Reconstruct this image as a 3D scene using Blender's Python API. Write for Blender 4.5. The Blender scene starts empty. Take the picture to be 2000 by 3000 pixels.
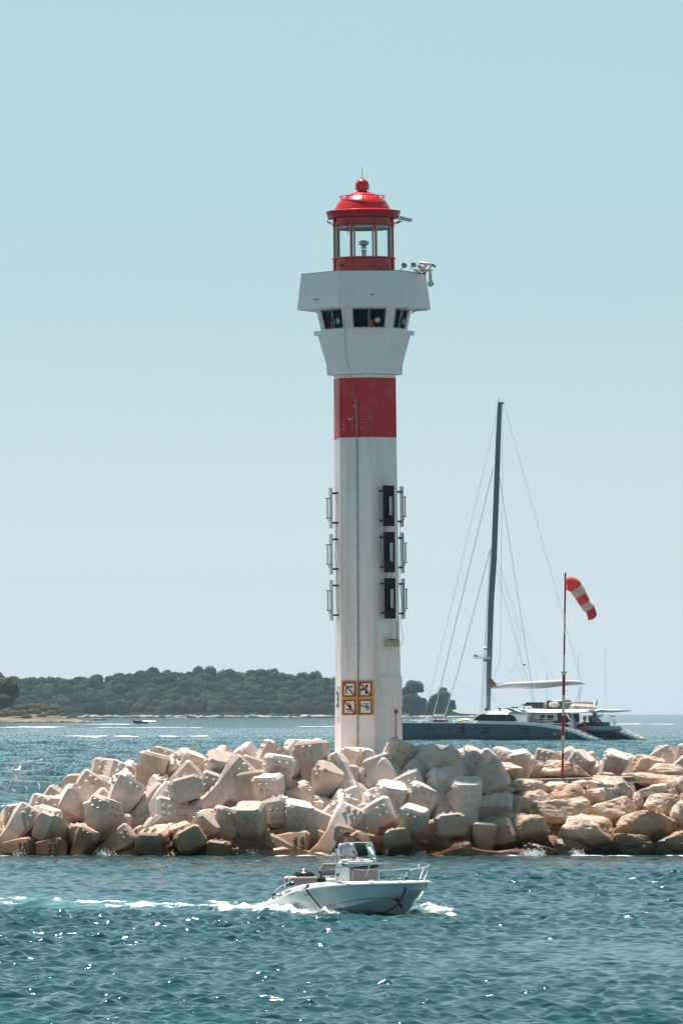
import bpy, math, random
import numpy as np
from mathutils import Vector, Matrix, noise, Euler
R = math.radians
sc = bpy.context.scene
col = sc.collection
rnd = random.Random(7)

# ------------------------------------------------------------------ camera, world, sun, exposure
F = 20000.0      # focal length in photo pixels (photo is 2000 x 3000)
H = 4.8          # eye height above the sea, metres
EY = 2088.0      # photo row of eye level
cam_data = bpy.data.cameras.new('camera')
cam = bpy.data.objects.new('camera', cam_data)
col.objects.link(cam)
cam.location = (0, 0, H)
cam.rotation_euler = (R(90), 0, 0)
cam_data.sensor_fit = 'VERTICAL'
cam_data.sensor_height = 36.0
cam_data.lens = 36.0 * F / 3000.0
cam_data.shift_y = (EY - 1500.0) / 3000.0
cam_data.clip_start = 1.0
cam_data.clip_end = 100000.0
sc.camera = cam

SUN = Vector((-0.17, 0.365, 0.915)).normalized()
SUN_EL = math.asin(SUN.z)
world = bpy.data.worlds.new('World')
sc.world = world
world.use_nodes = True
wn = world.node_tree
bg = wn.nodes['Background']
sky = wn.nodes.new('ShaderNodeTexSky')
sky.sky_type = 'NISHITA'
sky.sun_disc = False
sky.sun_elevation = SUN_EL
sky.sun_rotation = math.atan2(SUN.x, SUN.y)
sky.altitude = 0.0
sky.air_density = 1.0
sky.dust_density = 0.1
sky.ozone_density = 2.0
grade = wn.nodes.new('ShaderNodeHueSaturation')
grade.inputs['Hue'].default_value = 0.488
grade.inputs['Saturation'].default_value = 0.42
tint = wn.nodes.new('ShaderNodeMixRGB'); tint.blend_type = 'MULTIPLY'; tint.inputs[0].default_value = 1.0
tint.inputs[2].default_value = (0.80, 0.96, 1.06, 1)   # clean sea air: cooler than the raw sky model
wn.links.new(sky.outputs[0], grade.inputs['Color'])
wn.links.new(grade.outputs[0], tint.inputs[1])
# channel mix: this coast's air reads cyan high up and milky blue at the horizon
sp_ = wn.nodes.new('ShaderNodeSeparateColor'); cb_ = wn.nodes.new('ShaderNodeCombineColor')
wn.links.new(tint.outputs[0], sp_.inputs[0])
def mixch(a, ka, b, kb, out):
    m1 = wn.nodes.new('ShaderNodeMath'); m1.operation = 'MULTIPLY'; m1.inputs[1].default_value = ka; wn.links.new(sp_.outputs[a], m1.inputs[0])
    m2 = wn.nodes.new('ShaderNodeMath'); m2.operation = 'MULTIPLY_ADD'; m2.inputs[1].default_value = kb; wn.links.new(sp_.outputs[b], m2.inputs[0]); wn.links.new(m1.outputs[0], m2.inputs[2])
    m3 = wn.nodes.new('ShaderNodeMath'); m3.operation = 'MAXIMUM'; m3.inputs[1].default_value = 0.0; wn.links.new(m2.outputs[0], m3.inputs[0])
    wn.links.new(m3.outputs[0], cb_.inputs[out])
mixch(0, 1.37, 2, -0.26, 0)
mixch(1, 1.055, 2, 0.0, 1)
mixch(0, 0.58, 2, 0.62, 2)
wn.links.new(cb_.outputs[0], bg.inputs[0])
bg.inputs[1].default_value = 0.052

sun_l = bpy.data.lights.new('sun', 'SUN')
sun_l.energy = 5.0
sun_l.angle = R(0.53)
sun_l.color = (1.0, 0.94, 0.87)
sun = bpy.data.objects.new('sun', sun_l)
col.objects.link(sun)
sun.rotation_euler = SUN.to_track_quat('Z', 'Y').to_euler()

sc.view_settings.view_transform = 'Standard'
sc.view_settings.look = 'None'
sc.view_settings.exposure = 0.80
sc.view_settings.gamma = 1.0
sc.cycles.max_bounces = 8
sc.cycles.transparent_max_bounces = 16
sc.cycles.sample_clamp_indirect = 6.0
sc.cycles.caustics_reflective = False
sc.cycles.caustics_refractive = False
sc.cycles.use_denoising = True

# ------------------------------------------------------------------ helpers
def W(px, py, Y):
    """the world point at distance Y that the photo shows at (px, py)"""
    return Vector(((px - 1000.0) * Y / F, Y, H - (py - EY) * Y / F))

def tag(o, label=None, cat=None, group=None, kind=None):
    if label: o['label'] = label
    if cat: o['category'] = cat
    if group: o['group'] = group
    if kind: o['kind'] = kind
    return o

def empty(name, mat=None, label=None, cat=None, group=None):
    o = bpy.data.objects.new(name, None)
    o.empty_display_size = 0.3
    col.objects.link(o)
    if mat is not None: o.matrix_world = mat
    tag(o, label, cat, group)
    return o

def copy_tree(o, parent=None):
    c = o.copy(); col.objects.link(c)
    c.parent = parent
    for ch in list(o.children): copy_tree(ch, c)
    return c

class MB:
    """collects shapes and links them as ONE mesh object"""
    def __init__(s): s.v = []; s.f = []
    def add(s, vs, fs, M=None):
        b = len(s.v)
        s.v += [tuple((M @ Vector(p)) if M else p) for p in vs]
        s.f += [tuple(b + i for i in f) for f in fs]
        return s
    def box(s, c, size, M=None, rot=None):
        x, y, z = (q / 2 for q in size)
        vs = [Vector((i, j, k)) for i in (-x, x) for j in (-y, y) for k in (-z, z)]
        if rot is not None:
            Q = Euler(rot).to_matrix(); vs = [Q @ p for p in vs]
        vs = [p + Vector(c) for p in vs]
        return s.add(vs, [(0,1,3,2),(4,6,7,5),(0,4,5,1),(2,3,7,6),(0,2,6,4),(1,5,7,3)], M)
    def bbox(s, c, size, b=0.02, M=None, rot=None):
        """box with chamfered vertical and horizontal edges"""
        x, y, z = (q / 2 for q in size); vs = []; fs = []
        rings = [(-z, -b), (-z + b, 0), (z - b, 0), (z, -b)]
        for (zz, d) in rings:
            X, Y_ = x + d, y + d
            vs += [(-X + b, -Y_, zz), (X - b, -Y_, zz), (X, -Y_ + b, zz), (X, Y_ - b, zz), (X - b, Y_, zz), (-X + b, Y_, zz), (-X, Y_ - b, zz), (-X, -Y_ + b, zz)]
        for r in range(3):
            for i in range(8):
                j = (i + 1) % 8
                fs.append((r*8+i, r*8+j, r*8+8+j, r*8+8+i))
        fs.append(tuple(range(7, -1, -1))); fs.append(tuple(range(24, 32)))
        Q = Euler(rot).to_matrix() if rot is not None else Matrix.Identity(3)
        return s.add([Q @ Vector(p) + Vector(c) for p in vs], fs, M)
    def tube(s, pts, r, n=8, M=None, cap=True):
        pts = [Vector(p) for p in pts]
        rs = r if isinstance(r, (list, tuple)) else [r] * len(pts)
        vs = []; fs = []; prev = None
        for i, p in enumerate(pts):
            d = (pts[min(i+1, len(pts)-1)] - pts[max(i-1, 0)])
            if d.length < 1e-9: d = Vector((0, 0, 1))
            d.normalize()
            if prev is None:
                a = Vector((0, 0, 1)) if abs(d.z) < 0.9 else Vector((1, 0, 0))
                e1 = d.cross(a).normalized()
            else:
                e1 = (prev - d * prev.dot(d)).normalized()
            prev = e1; e2 = d.cross(e1)
            for k in range(n):
                t = 2 * math.pi * k / n
                vs.append(p + (e1 * math.cos(t) + e2 * math.sin(t)) * rs[i])
        for i in range(len(pts) - 1):
            for k in range(n):
                j = (k + 1) % n
                fs.append((i*n+k, i*n+j, (i+1)*n+j, (i+1)*n+k))
        if cap:
            fs.append(tuple(range(n-1, -1, -1))); fs.append(tuple((len(pts)-1)*n + k for k in range(n)))
        return s.add(vs, fs, M)
    def lathe(s, prof, n=48, M=None, c=(0, 0, 0)):
        vs = []; fs = []
        for (r, z) in prof:
            for k in range(n):
                t = 2 * math.pi * k / n
                vs.append((c[0] + r * math.cos(t), c[1] + r * math.sin(t), c[2] + z))
        for i in range(len(prof) - 1):
            for k in range(n):
                j = (k + 1) % n
                fs.append((i*n+k, i*n+j, (i+1)*n+j, (i+1)*n+k))
        return s.add(vs, fs, M)
    def loft(s, rings, M=None, cap=True, close=True):
        n = len(rings[0]); vs = [p for r_ in rings for p in r_]; fs = []
        for i in range(len(rings) - 1):
            for k in range(n if close else n - 1):
                j = (k + 1) % n
                fs.append((i*n+k, i*n+j, (i+1)*n+j, (i+1)*n+k))
        if cap:
            fs.append(tuple(range(n-1, -1, -1))); fs.append(tuple((len(rings)-1)*n + k for k in range(n)))
        return s.add(vs, fs, M)
    def prism(s, poly, d, M=None):
        """poly = [(x, z)], extruded along y from 0 to d"""
        n = len(poly)
        a = sum(poly[i][0]*poly[(i+1)%n][1] - poly[(i+1)%n][0]*poly[i][1] for i in range(n))
        if a < 0: poly = poly[::-1]
        vs = [(x, 0, z) for x, z in poly] + [(x, d, z) for x, z in poly]
        fs = [tuple(range(n)), tuple(range(2*n-1, n-1, -1))]
        for i in range(n):
            j = (i + 1) % n
            fs.append((j, i, n+i, n+j))
        return s.add(vs, fs, M)
    def ball(s, c, r, n=10, M=None, sc_=(1, 1, 1)):
        vs = []; fs = []
        for i in range(n + 1):
            a = math.pi * i / n
            for k in range(n * 2):
                t = math.pi * k / n
                vs.append((c[0] + sc_[0]*r*math.sin(a)*math.cos(t), c[1] + sc_[1]*r*math.sin(a)*math.sin(t), c[2] - sc_[2]*r*math.cos(a)))
        m = n * 2
        for i in range(n):
            for k in range(m):
                j = (k + 1) % m
                fs.append((i*m+k, i*m+j, (i+1)*m+j, (i+1)*m+k))
        return s.add(vs, fs, M)
    def build(s, name, mat, parent=None, smooth=False, label=None, M=None):
        me = bpy.data.meshes.new(name)
        me.from_pydata(s.v, [], s.f)
        me.validate(); me.update()
        if isinstance(smooth, bool): ang = 35 if smooth else None
        else: ang = smooth
        if ang is not None:
            me.polygons.foreach_set('use_smooth', [True] * len(me.polygons))
            me.set_sharp_from_angle(angle=R(ang))
        me.materials.append(mat)
        o = bpy.data.objects.new(name, me)
        col.objects.link(o)
        if parent is not None: o.parent = parent
        if M is not None: o.matrix_basis = M
        if label: o['label'] = label
        return o

def text_mesh(txt, size, depth, M, mb, xs=1.0, align='CENTER', heavy=0.0):
    c = bpy.data.curves.new('txt', 'FONT')
    c.body = txt; c.size = size; c.extrude = depth; c.align_x = align; c.align_y = 'CENTER'
    c.offset = heavy
    o = bpy.data.objects.new('txt', c); col.objects.link(o)
    me = o.to_mesh()
    # text lies in xy facing +z; stand it up: x -> x, y -> z, z -> -y
    vs = [(p.co.x * xs, -p.co.z, p.co.y) for p in me.vertices]
    fs = [tuple(f.vertices) for f in me.polygons]
    mb.add(vs, fs, M)
    o.to_mesh_clear()
    bpy.data.objects.remove(o); bpy.data.curves.remove(c)

# ------------------------------------------------------------------ materials
MATS = {}
def mat(name, c, rough=0.6, metal=0.0, var=0.12, scale=6.0, bump=0.0, bscale=40.0, spec=0.5, coat=0.0, world_space=False, detail=6.0, dirt=None):
    m = bpy.data.materials.new(name); m.use_nodes = True
    nt = m.node_tree; N = nt.nodes; L = nt.links
    bs = N['Principled BSDF']
    bs.inputs['Roughness'].default_value = rough
    bs.inputs['Metallic'].default_value = metal
    bs.inputs['Specular IOR Level'].default_value = spec
    bs.inputs['Coat Weight'].default_value = coat
    tc = N.new('ShaderNodeNewGeometry' if world_space else 'ShaderNodeTexCoord')
    out = tc.outputs['Position'] if world_space else tc.outputs['Object']
    nz = N.new('ShaderNodeTexNoise'); nz.inputs['Scale'].default_value = scale; nz.inputs['Detail'].default_value = detail
    L.new(out, nz.inputs['Vector'])
    rp = N.new('ShaderNodeValToRGB')
    rp.color_ramp.elements[0].position = 0.3; rp.color_ramp.elements[1].position = 0.7
    rp.color_ramp.elements[0].color = (*[q * (1 - var) for q in c], 1)
    rp.color_ramp.elements[1].color = (*[min(1, q * (1 + var)) for q in c], 1)
    L.new(nz.outputs['Fac'], rp.inputs['Fac'])
    last = rp.outputs['Color']
    if dirt:
        dc, amt, dscale, stretch = dirt
        mp = N.new('ShaderNodeMapping'); mp.inputs['Scale'].default_value = (1, 1, stretch)
        L.new(out, mp.inputs['Vector'])
        n2 = N.new('ShaderNodeTexNoise'); n2.inputs['Scale'].default_value = dscale; n2.inputs['Detail'].default_value = 7
        L.new(mp.outputs[0], n2.inputs['Vector'])
        mr = N.new('ShaderNodeMapRange'); mr.inputs[1].default_value = 0.5; mr.inputs[2].default_value = 0.78
        mr.inputs[4].default_value = amt
        L.new(n2.outputs['Fac'], mr.inputs[0])
        mx = N.new('ShaderNodeMixRGB'); mx.inputs['Color2'].default_value = (*dc, 1)
        L.new(mr.outputs[0], mx.inputs['Fac']); L.new(last, mx.inputs['Color1'])
        last = mx.outputs['Color']
    L.new(last, bs.inputs['Base Color'])
    if bump:
        nb = N.new('ShaderNodeTexNoise'); nb.inputs['Scale'].default_value = bscale; nb.inputs['Detail'].default_value = 8
        L.new(out, nb.inputs['Vector'])
        bp = N.new('ShaderNodeBump'); bp.inputs['Strength'].default_value = bump; bp.inputs['Distance'].default_value = 0.03
        L.new(nb.outputs['Fac'], bp.inputs['Height']); L.new(bp.outputs[0], bs.inputs['Normal'])
    MATS[name] = m
    return m

def glass(name, tint, ior=1.5, rough=0.02):
    m = bpy.data.materials.new(name); m.use_nodes = True
    nt = m.node_tree; N = nt.nodes; L = nt.links
    N.remove(N['Principled BSDF'])
    o = N['Material Output']
    tr = N.new('ShaderNodeBsdfTransparent'); tr.inputs[0].default_value = (*tint, 1)
    gl = N.new('ShaderNodeBsdfGlossy'); gl.inputs['Roughness'].default_value = rough
    fr = N.new('ShaderNodeFresnel'); fr.inputs['IOR'].default_value = ior
    mx = N.new('ShaderNodeMixShader')
    L.new(fr.outputs[0], mx.inputs[0]); L.new(tr.outputs[0], mx.inputs[1]); L.new(gl.outputs[0], mx.inputs[2])
    L.new(mx.outputs[0], o.inputs['Surface'])
    MATS[name] = m
    return m

M_white = mat('white_paint', (0.93, 0.86, 0.845), 0.55, var=0.03, scale=0.8, bump=0.02, bscale=60, dirt=((0.60, 0.42, 0.33), 0.5, 2.2, 0.12))
M_white2 = mat('white_render', (0.90, 0.85, 0.845), 0.6, var=0.03, scale=0.8, bump=0.02, bscale=80, dirt=((0.55, 0.45, 0.38), 0.15, 2.0, 0.2))
M_redband = mat('red_band_paint', (0.58, 0.016, 0.024), 0.42, var=0.10, scale=1.5, bump=0.06, bscale=50, dirt=((0.62, 0.35, 0.33), 0.16, 3.0, 0.5))
M_red = mat('red_gloss_paint', (0.60, 0.014, 0.024), 0.26, var=0.10, scale=2.5, bump=0.02, bscale=15, coat=0.3)
M_grey = mat('grey_metal', (0.30, 0.31, 0.32), 0.38, 0.6, var=0.15)
M_galv = mat('galvanised_metal', (0.55, 0.56, 0.57), 0.4, 0.7, var=0.12)
M_dark = mat('dark_metal', (0.035, 0.033, 0.032), 0.5, 0.2)
M_black = mat('black_board', (0.012, 0.012, 0.014), 0.75, var=0.2)
M_rust = mat('rusty_bracket', (0.34, 0.07, 0.03), 0.7, var=0.3)
M_beige = mat('beige_plastic', (0.46, 0.40, 0.28), 0.5)
M_plastic = mat('pale_plastic', (0.68, 0.67, 0.64), 0.35)
M_darkglass = mat('dark_glass', (0.010, 0.011, 0.013), 0.06, var=0.3, scale=2, spec=0.22)
M_signyel = mat('sign_yellow', (0.72, 0.36, 0.07), 0.5, var=0.1)
M_signred = mat('sign_red', (0.26, 0.014, 0.016), 0.45)
M_signwhite = mat('sign_white', (0.80, 0.79, 0.78), 0.45, var=0.02)
M_ink = mat('sign_ink', (0.012, 0.012, 0.014), 0.5)
M_orange = mat('orange_matte', (0.65, 0.10, 0.02), 0.7)
M_lampglass = glass('clear_glass', (0.96, 0.98, 0.98), 1.22)
M_tubeglass = mat('lamp_tube', (0.70, 0.72, 0.73), 0.15, var=0.2, scale=30)
HAZE = 2.2e-5
# ------------------------------------------------------------------ lighthouse
TY = 240.0
k = TY / F
BASE_PY = 2195.0
base = W(1079.5, BASE_PY, TY)
LEAN = -0.62
TM = Matrix.Translation(base) @ Matrix.Rotation(R(LEAN), 4, 'Y')
def axis(py): return 1079.5 - 0.0108 * (BASE_PY - py)
def tz(py): return (BASE_PY - py) * k
lh = empty('lighthouse', TM, 'tall white hexagonal lighthouse with a red band and red lantern, on the breakwater', 'lighthouse')

SH = [(2460, 107), (2195, 105.5), (2074, 103.5), (1850, 100), (1280, 97), (1100, 96.3)]
def shaftR(py):
    for (a, ra), (b, rb) in zip(SH, SH[1:]):
        if b <= py <= a: return ra + (rb - ra) * (a - py) / (a - b)
    return SH[-1][1]
A_S, A_H = -20.5, 7.0
def hexring(Rpx, a, z, n=6):
    return [(Rpx*k*math.cos(R(-90 + a + 30 + 60*i)), Rpx*k*math.sin(R(-90 + a + 30 + 60*i)), z) for i in range(6)]
MB().loft([hexring(r, A_S, tz(p)) for p, r in SH]).build('shaft', M_white, lh)
MB().loft([hexring(shaftR(1284) + 0.5, A_S, tz(1284)), hexring(shaftR(1110) + 0.5, A_S, tz(1110))]).build('red_band', M_redband, lh, label='red painted band round the top of the shaft')
# corbel under the watch room
MB().loft([hexring(r, A_H, tz(p)) for p, r in [(1099, 111), (1067, 112.5), (983, 136.5)]]).build('corbel', M_white2, lh)
MB().loft([hexring(r, A_H, tz(p)) for p, r in [(983, 147), (981.5, 148.5), (970.5, 148.5)]]).build('rim', M_white2, lh)
# watch room wall: six faces, each with a real opening
zb, zt, Rb, Rt = tz(970.5), tz(905), 126.5*k, 141*k
wall = MB(); 
def face_pt(i, s, h):
    """point on the flared watch room face i: s in -1..1 across, h in 0..1 up"""
    Rr = Rb + (Rt - Rb) * h
    ph = R(-90 + A_H + 60*i)
    n = Vector((math.cos(ph), math.sin(ph), 0)); t = Vector((-math.sin(ph), math.cos(ph), 0))
    return n * Rr * math.cos(R(30)) + t * s * Rr * 0.5 + Vector((0, 0, zb + (zt - zb) * h))
s0, h0, h1 = 0.72, 0.08, 0.93
for i in range(6):
    ph = R(-90 + A_H + 60*i); nin = Vector((-math.cos(ph), -math.sin(ph), 0)) * 0.14
    o = [face_pt(i, -1, 0), face_pt(i, 1, 0), face_pt(i, 1, 1), face_pt(i, -1, 1)]
    q = [face_pt(i, -s0, h0), face_pt(i, s0, h0), face_pt(i, s0, h1), face_pt(i, -s0, h1)]
    b = [p + nin for p in q]
    wall.add(o + q + b, [(0,1,5,4),(1,2,6,5),(2,3,7,6),(3,0,4,7),(4,5,9,8),(5,6,10,9),(6,7,11,10),(7,4,8,11)])
wall.build('watch_room_wall', M_white2, lh)
for i in range(6):
    ph = R(-90 + A_H + 60*i); nin = Vector((-math.cos(ph), -math.sin(ph), 0))
    q = [face_pt(i, -s0, h0), face_pt(i, s0, h0), face_pt(i, s0, h1), face_pt(i, -s0, h1)]
    fr = MB()
    mid_b, mid_t = (q[0]+q[1])/2, (q[2]+q[3])/2
    inn = nin * 0.05
    for a_, b_ in ((q[0], q[1]), (q[1], q[2]), (q[2], q[3]), (q[3], q[0]), (mid_b, mid_t)):
        fr.tube([a_ + inn, b_ + inn], 0.045, 4)
    win = fr.build('window', M_grey, lh)
    pn = MB().add([p + nin*0.09 for p in q], [(0,1,2,3)])
    pn.build('window_pane', M_darkglass, win)
    c = face_pt(i, 0.38, 0.40)
    Mv = Matrix.Translation(c + nin*0.03) @ Matrix.Rotation(ph, 4, 'Z') @ Matrix.Rotation(R(90), 4, 'Y')
    MB().lathe([(0.001, 0.03), (0.07, 0.03), (0.11, 0.01), (0.115, 0.05), (0.105, 0.07), (0.10, -0.02)], 24, Mv).build('round_vent', M_galv, win, True)
    if i in (0, 5):
        cc = face_pt(i, 0.12 if i == 0 else -0.25, 0.38); t = Vector((-math.sin(ph), math.cos(ph), 0)) * (0.09 if i == 0 else 0.05)
        u_ = Vector((0, 0, 0.24))
        MB().add([cc + nin*0.085 - t - u_, cc + nin*0.085 + t - u_, cc + nin*0.085 + t*0.5 + u_, cc + nin*0.085 - t*0.8 + u_], [(0,1,2,3)]).build('orange_panel', M_orange, win)  # plain orange panel set just in front of the dark pane
# gallery parapet
MB().loft([hexring(120, A_H, tz(908.5)), hexring(190, A_H, tz(908.5)), hexring(197, A_H, tz(908)), hexring(183.5, A_H, tz(803)), hexring(179, A_H, tz(803)), hexring(182, A_H, tz(835)), hexring(60, A_H, tz(835))], cap=False).build('gallery_parapet', M_white2, lh)
MB().loft([hexring(184.3, A_H, tz(803.5)), hexring(184.3, A_H, tz(802))]).build('parapet_coping', M_grey, lh)
def px_on_head(px, py, Rpx, out=0.0):
    """point on the outward faces of the head seen at px,py"""
    dx = (px - axis(py))
    best = None
    for i in (-1, 0, 1):
        ph = R(-90 + A_H + 60*i); ap = Rpx * math.cos(R(30))
        y = (ap - math.cos(ph)*dx) / math.sin(ph)
        s = -math.sin(ph)*dx + math.cos(ph)*y
        if abs(s) <= Rpx/2 + 1: best = Vector((dx*k, y*k, tz(py))) + Vector((math.cos(ph), math.sin(ph), 0))*out
    return best
def shaft_pt(px, py, out=0.0, a=A_S, Rf=None):
    Rpx = (Rf or shaftR)(py); dx = px - axis(py)
    for i in (-1, 0, 1):
        ph = R(-90 + a + 60*i); ap = Rpx*math.cos(R(30))
        y = (ap - math.cos(ph)*dx)/math.sin(ph)
        s = -math.sin(ph)*dx + math.cos(ph)*y
        if abs(s) <= Rpx/2 + 0.6: return Vector((dx*k, y*k, tz(py))) + Vector((math.cos(ph), math.sin(ph), 0))*out
    return Vector((dx*k, -Rpx*k, tz(py)))
p = px_on_head(928.5, 880, 193, 0.04)
MB().tube([p, p + Vector((0, -0.08, 0)), p + Vector((-0.06, -0.12, -0.02))], [0.04, 0.04, 0.06], 10).build('wall_spotlight', M_galv, lh, True)
p = px_on_head(1088, 873, 192, 0.0)
MB().tube([p + Vector((0, 0.03, 0)), p + Vector((0, -0.03, 0))], 0.033, 12).build('drain_hole', M_dark, lh, True)
# lantern room (axis slightly left of the tower axis)
lc = Vector(((1065 - axis(720))*k, 0, 0))
def prof(pts): return [(r*k, tz(p)) for r, p in pts]
MB().lathe(prof([(91, 835), (91, 762), (93.5, 760), (93.5, 756), (90, 755.5), (84, 755.5), (84, 835)]), 64, c=lc).build('lantern_base', M_red, lh, True)
MB().lathe(prof([(84, 664.5), (90.5, 664.5), (91.5, 660), (91.5, 653), (89.5, 652), (89.5, 638), (97, 636), (105, 640), (107, 632), (108.5, 622), (110, 620), (109, 619.5), (84, 615)]), 64, c=lc).build('gutter', M_red, lh, True)
dcx = lc + Vector((-2.5*k, 0, 0))
dp = [(84, 622), (83.5, 616)] + [(81.5, 611), (78.8, 605.6), (74.8, 598.5), (70.4, 591.8), (64, 585.2), (55, 578.2), (47.5, 573.6), (39.8, 569.4), (31.5, 565.8), (24.5, 563), (19, 561.6), (15, 560.8), (13.8, 559.5), (13.8, 554)]
MB().lathe(prof(dp), 64, c=dcx).build('dome', M_red, lh, True)
cp = [(12, 556.5), (20.5, 556), (20.7, 555), (20.5, 546)] + [(20.5*math.cos(t), 544 - 20.5*math.sin(t)) for t in [R(a) for a in range(5, 90, 8)]] + [(0.1, 523.4)]
MB().lathe(prof(cp), 40, c=dcx).build('dome_cap', M_red, lh, True)
MB().tube([dcx + Vector((0, 0, tz(525))), dcx + Vector((0, 0, tz(520))), dcx + Vector((0, 0, tz(505))), dcx + Vector((0, 0, tz(489)))], [0.035, 0.012, 0.010, 0.004], 8).build('lightning_rod', M_dark, lh)
rail = MB(); ring = [dcx + Vector((66*k*math.cos(t), 66*k*math.sin(t), tz(575.5))) for t in np.linspace(0, 2*math.pi, 49)]
rail.tube(ring, 0.017, 6, cap=False)
for i in range(8):
    t = R(-90 + 45*i + 1)
    d = Vector((math.cos(t), math.sin(t), 0))
    rail.tube([dcx + d*66*k + Vector((0,0,tz(575.5))), dcx + d*61*k + Vector((0,0,tz(584)))], 0.015, 6)
    rail.tube([dcx + d*66*k + Vector((0,0,tz(576.5))), dcx + d*54*k + Vector((0,0,tz(579.5)))], 0.011, 6)
rail.build('dome_rail', M_red, lh, True)
for i in range(8):
    t = R(-90 + 22 + 45*i - 45)
    d = Vector((math.cos(t), math.sin(t), 0))
    MB().tube([lc + d*92.5*k + Vector((0,0,tz(820))), lc + d*92.5*k + Vector((0,0,tz(637)))], 3.0*k, 8).build('lantern_post', M_red, lh, True)
    d2 = Vector((math.cos(t), math.sin(t), 0)); tt = Vector((-d2.y, d2.x, 0))
    mm = MB()
    for sgn in (-1, 1):
        c0 = lc + d2*84*k + tt*sgn*5.5*k
        mm.box(tuple(c0 + Vector((0,0,tz(710)))), (0.05, 0.05, (756-664)*k), None, (0, 0, t))
    mm.build('glazing_bar', M_galv, lh)
MB().lathe(prof([(86, 756), (86, 664.5)]), 64, c=lc).build('lantern_glass', M_lampglass, lh, True)
MB().lathe(prof([(84, 664.6), (82, 672), (80, 672), (80, 664), (1, 660)]), 48, c=lc).build('lantern_ceiling', M_white2, lh, True)
MB().lathe(prof([(1, 770), (80, 770)]), 48, c=lc).build('lantern_floor', M_grey, lh)
lm = MB(); lcc = lc + Vector((0.5*k, 0, 0))
lm.lathe(prof([(0.1, 770), (6.8, 770), (6.8, 736), (10.5, 735.5), (10.5, 733.8), (7, 733.5), (7, 733)]), 24, c=lcc)
for i in range(5):
    t = R(72*i + 18); lm.tube([lcc + Vector((5.8*k*math.cos(t), 5.8*k*math.sin(t), tz(734))), lcc + Vector((5.8*k*math.cos(t), 5.8*k*math.sin(t), tz(726)))], 0.012, 6)
lm.lathe(prof([(0.1, 727.5), (9.5, 727), (9.5, 725.5), (6, 724), (6.5, 720.5), (10, 718), (15, 717), (15.2, 714), (14, 713.5), (14, 711), (15.2, 710.5), (15.2, 707.5), (9, 706), (8, 704.5), (0.1, 704.5)]), 32, c=lcc)
lm.build('beacon', M_galv, lh, True)
for sx in (-1, 1):
    b_ = MB(); d = Vector((sx, 0, 0))
    P = lambda r, py, yy=0: lc + d*r*k + Vector((0, yy, tz(py)))
    b_.tube([P(92, 657), P(101, 652), P(106, 650), P(101, 640)], 0.018, 6)
    b_.tube([P(92, 651), P(106, 650)], 0.014, 6)
    b_.build('gutter_bracket', M_red, lh, True)
MB().prism([(-0.13, 0.03), (0.13, 0.05), (0.09, -0.03), (0.03, -0.05), (-0.05, -0.04)], 0.02, Matrix.Translation(lc + Vector((-68*k, -0.76 - 0.02, tz(781)))) @ Matrix.Rotation(R(-48), 4, 'Z')).build('lantern_vent', M_dark, lh)
cable = MB(); C1 = lambda x, y: (840 + x/3.267, 460 + y/3.267)
# cable over the dome, down the lantern
pts = []
for (x, y, rr) in [(700, 228, 20), (680, 310, 21), (668, 348, 26), (640, 440, 62), (608, 500, 84)]:
    px, py = C1(x, y); dx = (px - axis(py))*k - dcx.x
    ry = max(0.05, (rr*k)**2 - dx**2)**0.5
    pts.append(Vector((dx + dcx.x, -ry - 0.02, tz(py))))
pts2 = []
for (x, y, rr) in [(608, 500, 108), (575, 515, 111), (560, 570, 108), (565, 620, 93), (582, 690, 93.5), (584, 760, 94)]:
    px, py = C1(x, y); dx = (px - axis(py))*k - lc.x
    pts2.append(Vector((dx + lc.x, -max(0.05, (rr*k)**2 - dx**2)**0.5 - 0.02, tz(py))))
cable.tube(pts, 0.010, 6); cable.tube(pts2, 0.012, 6)
cable.build('lantern_cable', M_rust, lh, True)
# cable down the head and the shaft, conduit below
def headR(py):
    T = [(1099, 112), (1067, 112.5), (983, 137), (982.9, 149), (970, 149), (969.9, 127), (905, 141)]
    for (a, ra), (b, rb) in zip(T, T[1:]):
        if b <= py <= a: return ra + (rb - ra)*(a - py)/(a - b + 1e-9)
    return 112
pts = []
for (x, y) in [(558, 1452), (556, 1560), (557, 1640)]:
    px, py = C1(x, y); pts.append(shaft_pt(px, py, 0.02, A_H, headR))
for (x, y) in [(556, 1664), (556, 1702)]:
    px, py = C1(x, y); pts.append(shaft_pt(px, py, 0.02, A_H, lambda q: 149))
for (x, y) in [(558, 1725), (562, 1800), (570, 1900), (585, 2000), (603, 2062)]:
    px, py = C1(x, y); pts.append(shaft_pt(px, py, 0.02, A_H, headR))
for (x, y) in [(610, 2090), (640, 2160), (672, 2320)]:
    px, py = C1(x, y); pts.append(shaft_pt(px, py, 0.03))
px, py = 900 + 428/2.94, 1100 + 215/2.94
pts.append(shaft_pt(px, py, 0.03))
MB().tube(pts, 0.008, 6).build('head_cable', M_grey, lh, True)
cd = MB(); pts = [shaft_pt(1045.6 + (py - 1173)*0.0055, py, 0.045) for py in (1173, 1300, 1500, 1700, 1900)] + [shaft_pt(1048.5, 2060, 0.05), shaft_pt(1047, 2250, 0.05)]
cd.tube(pts, 0.018, 8)
py = 1190
while py < 2200:
    q = shaft_pt(1045.6 + (py - 1173)*0.0053 - (max(0, py-1950)*0.009), py, 0.035); cd.box(tuple(q), (0.06, 0.05, 0.03)); py += 41
cd.build('conduit', M_grey, lh, True)
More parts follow.
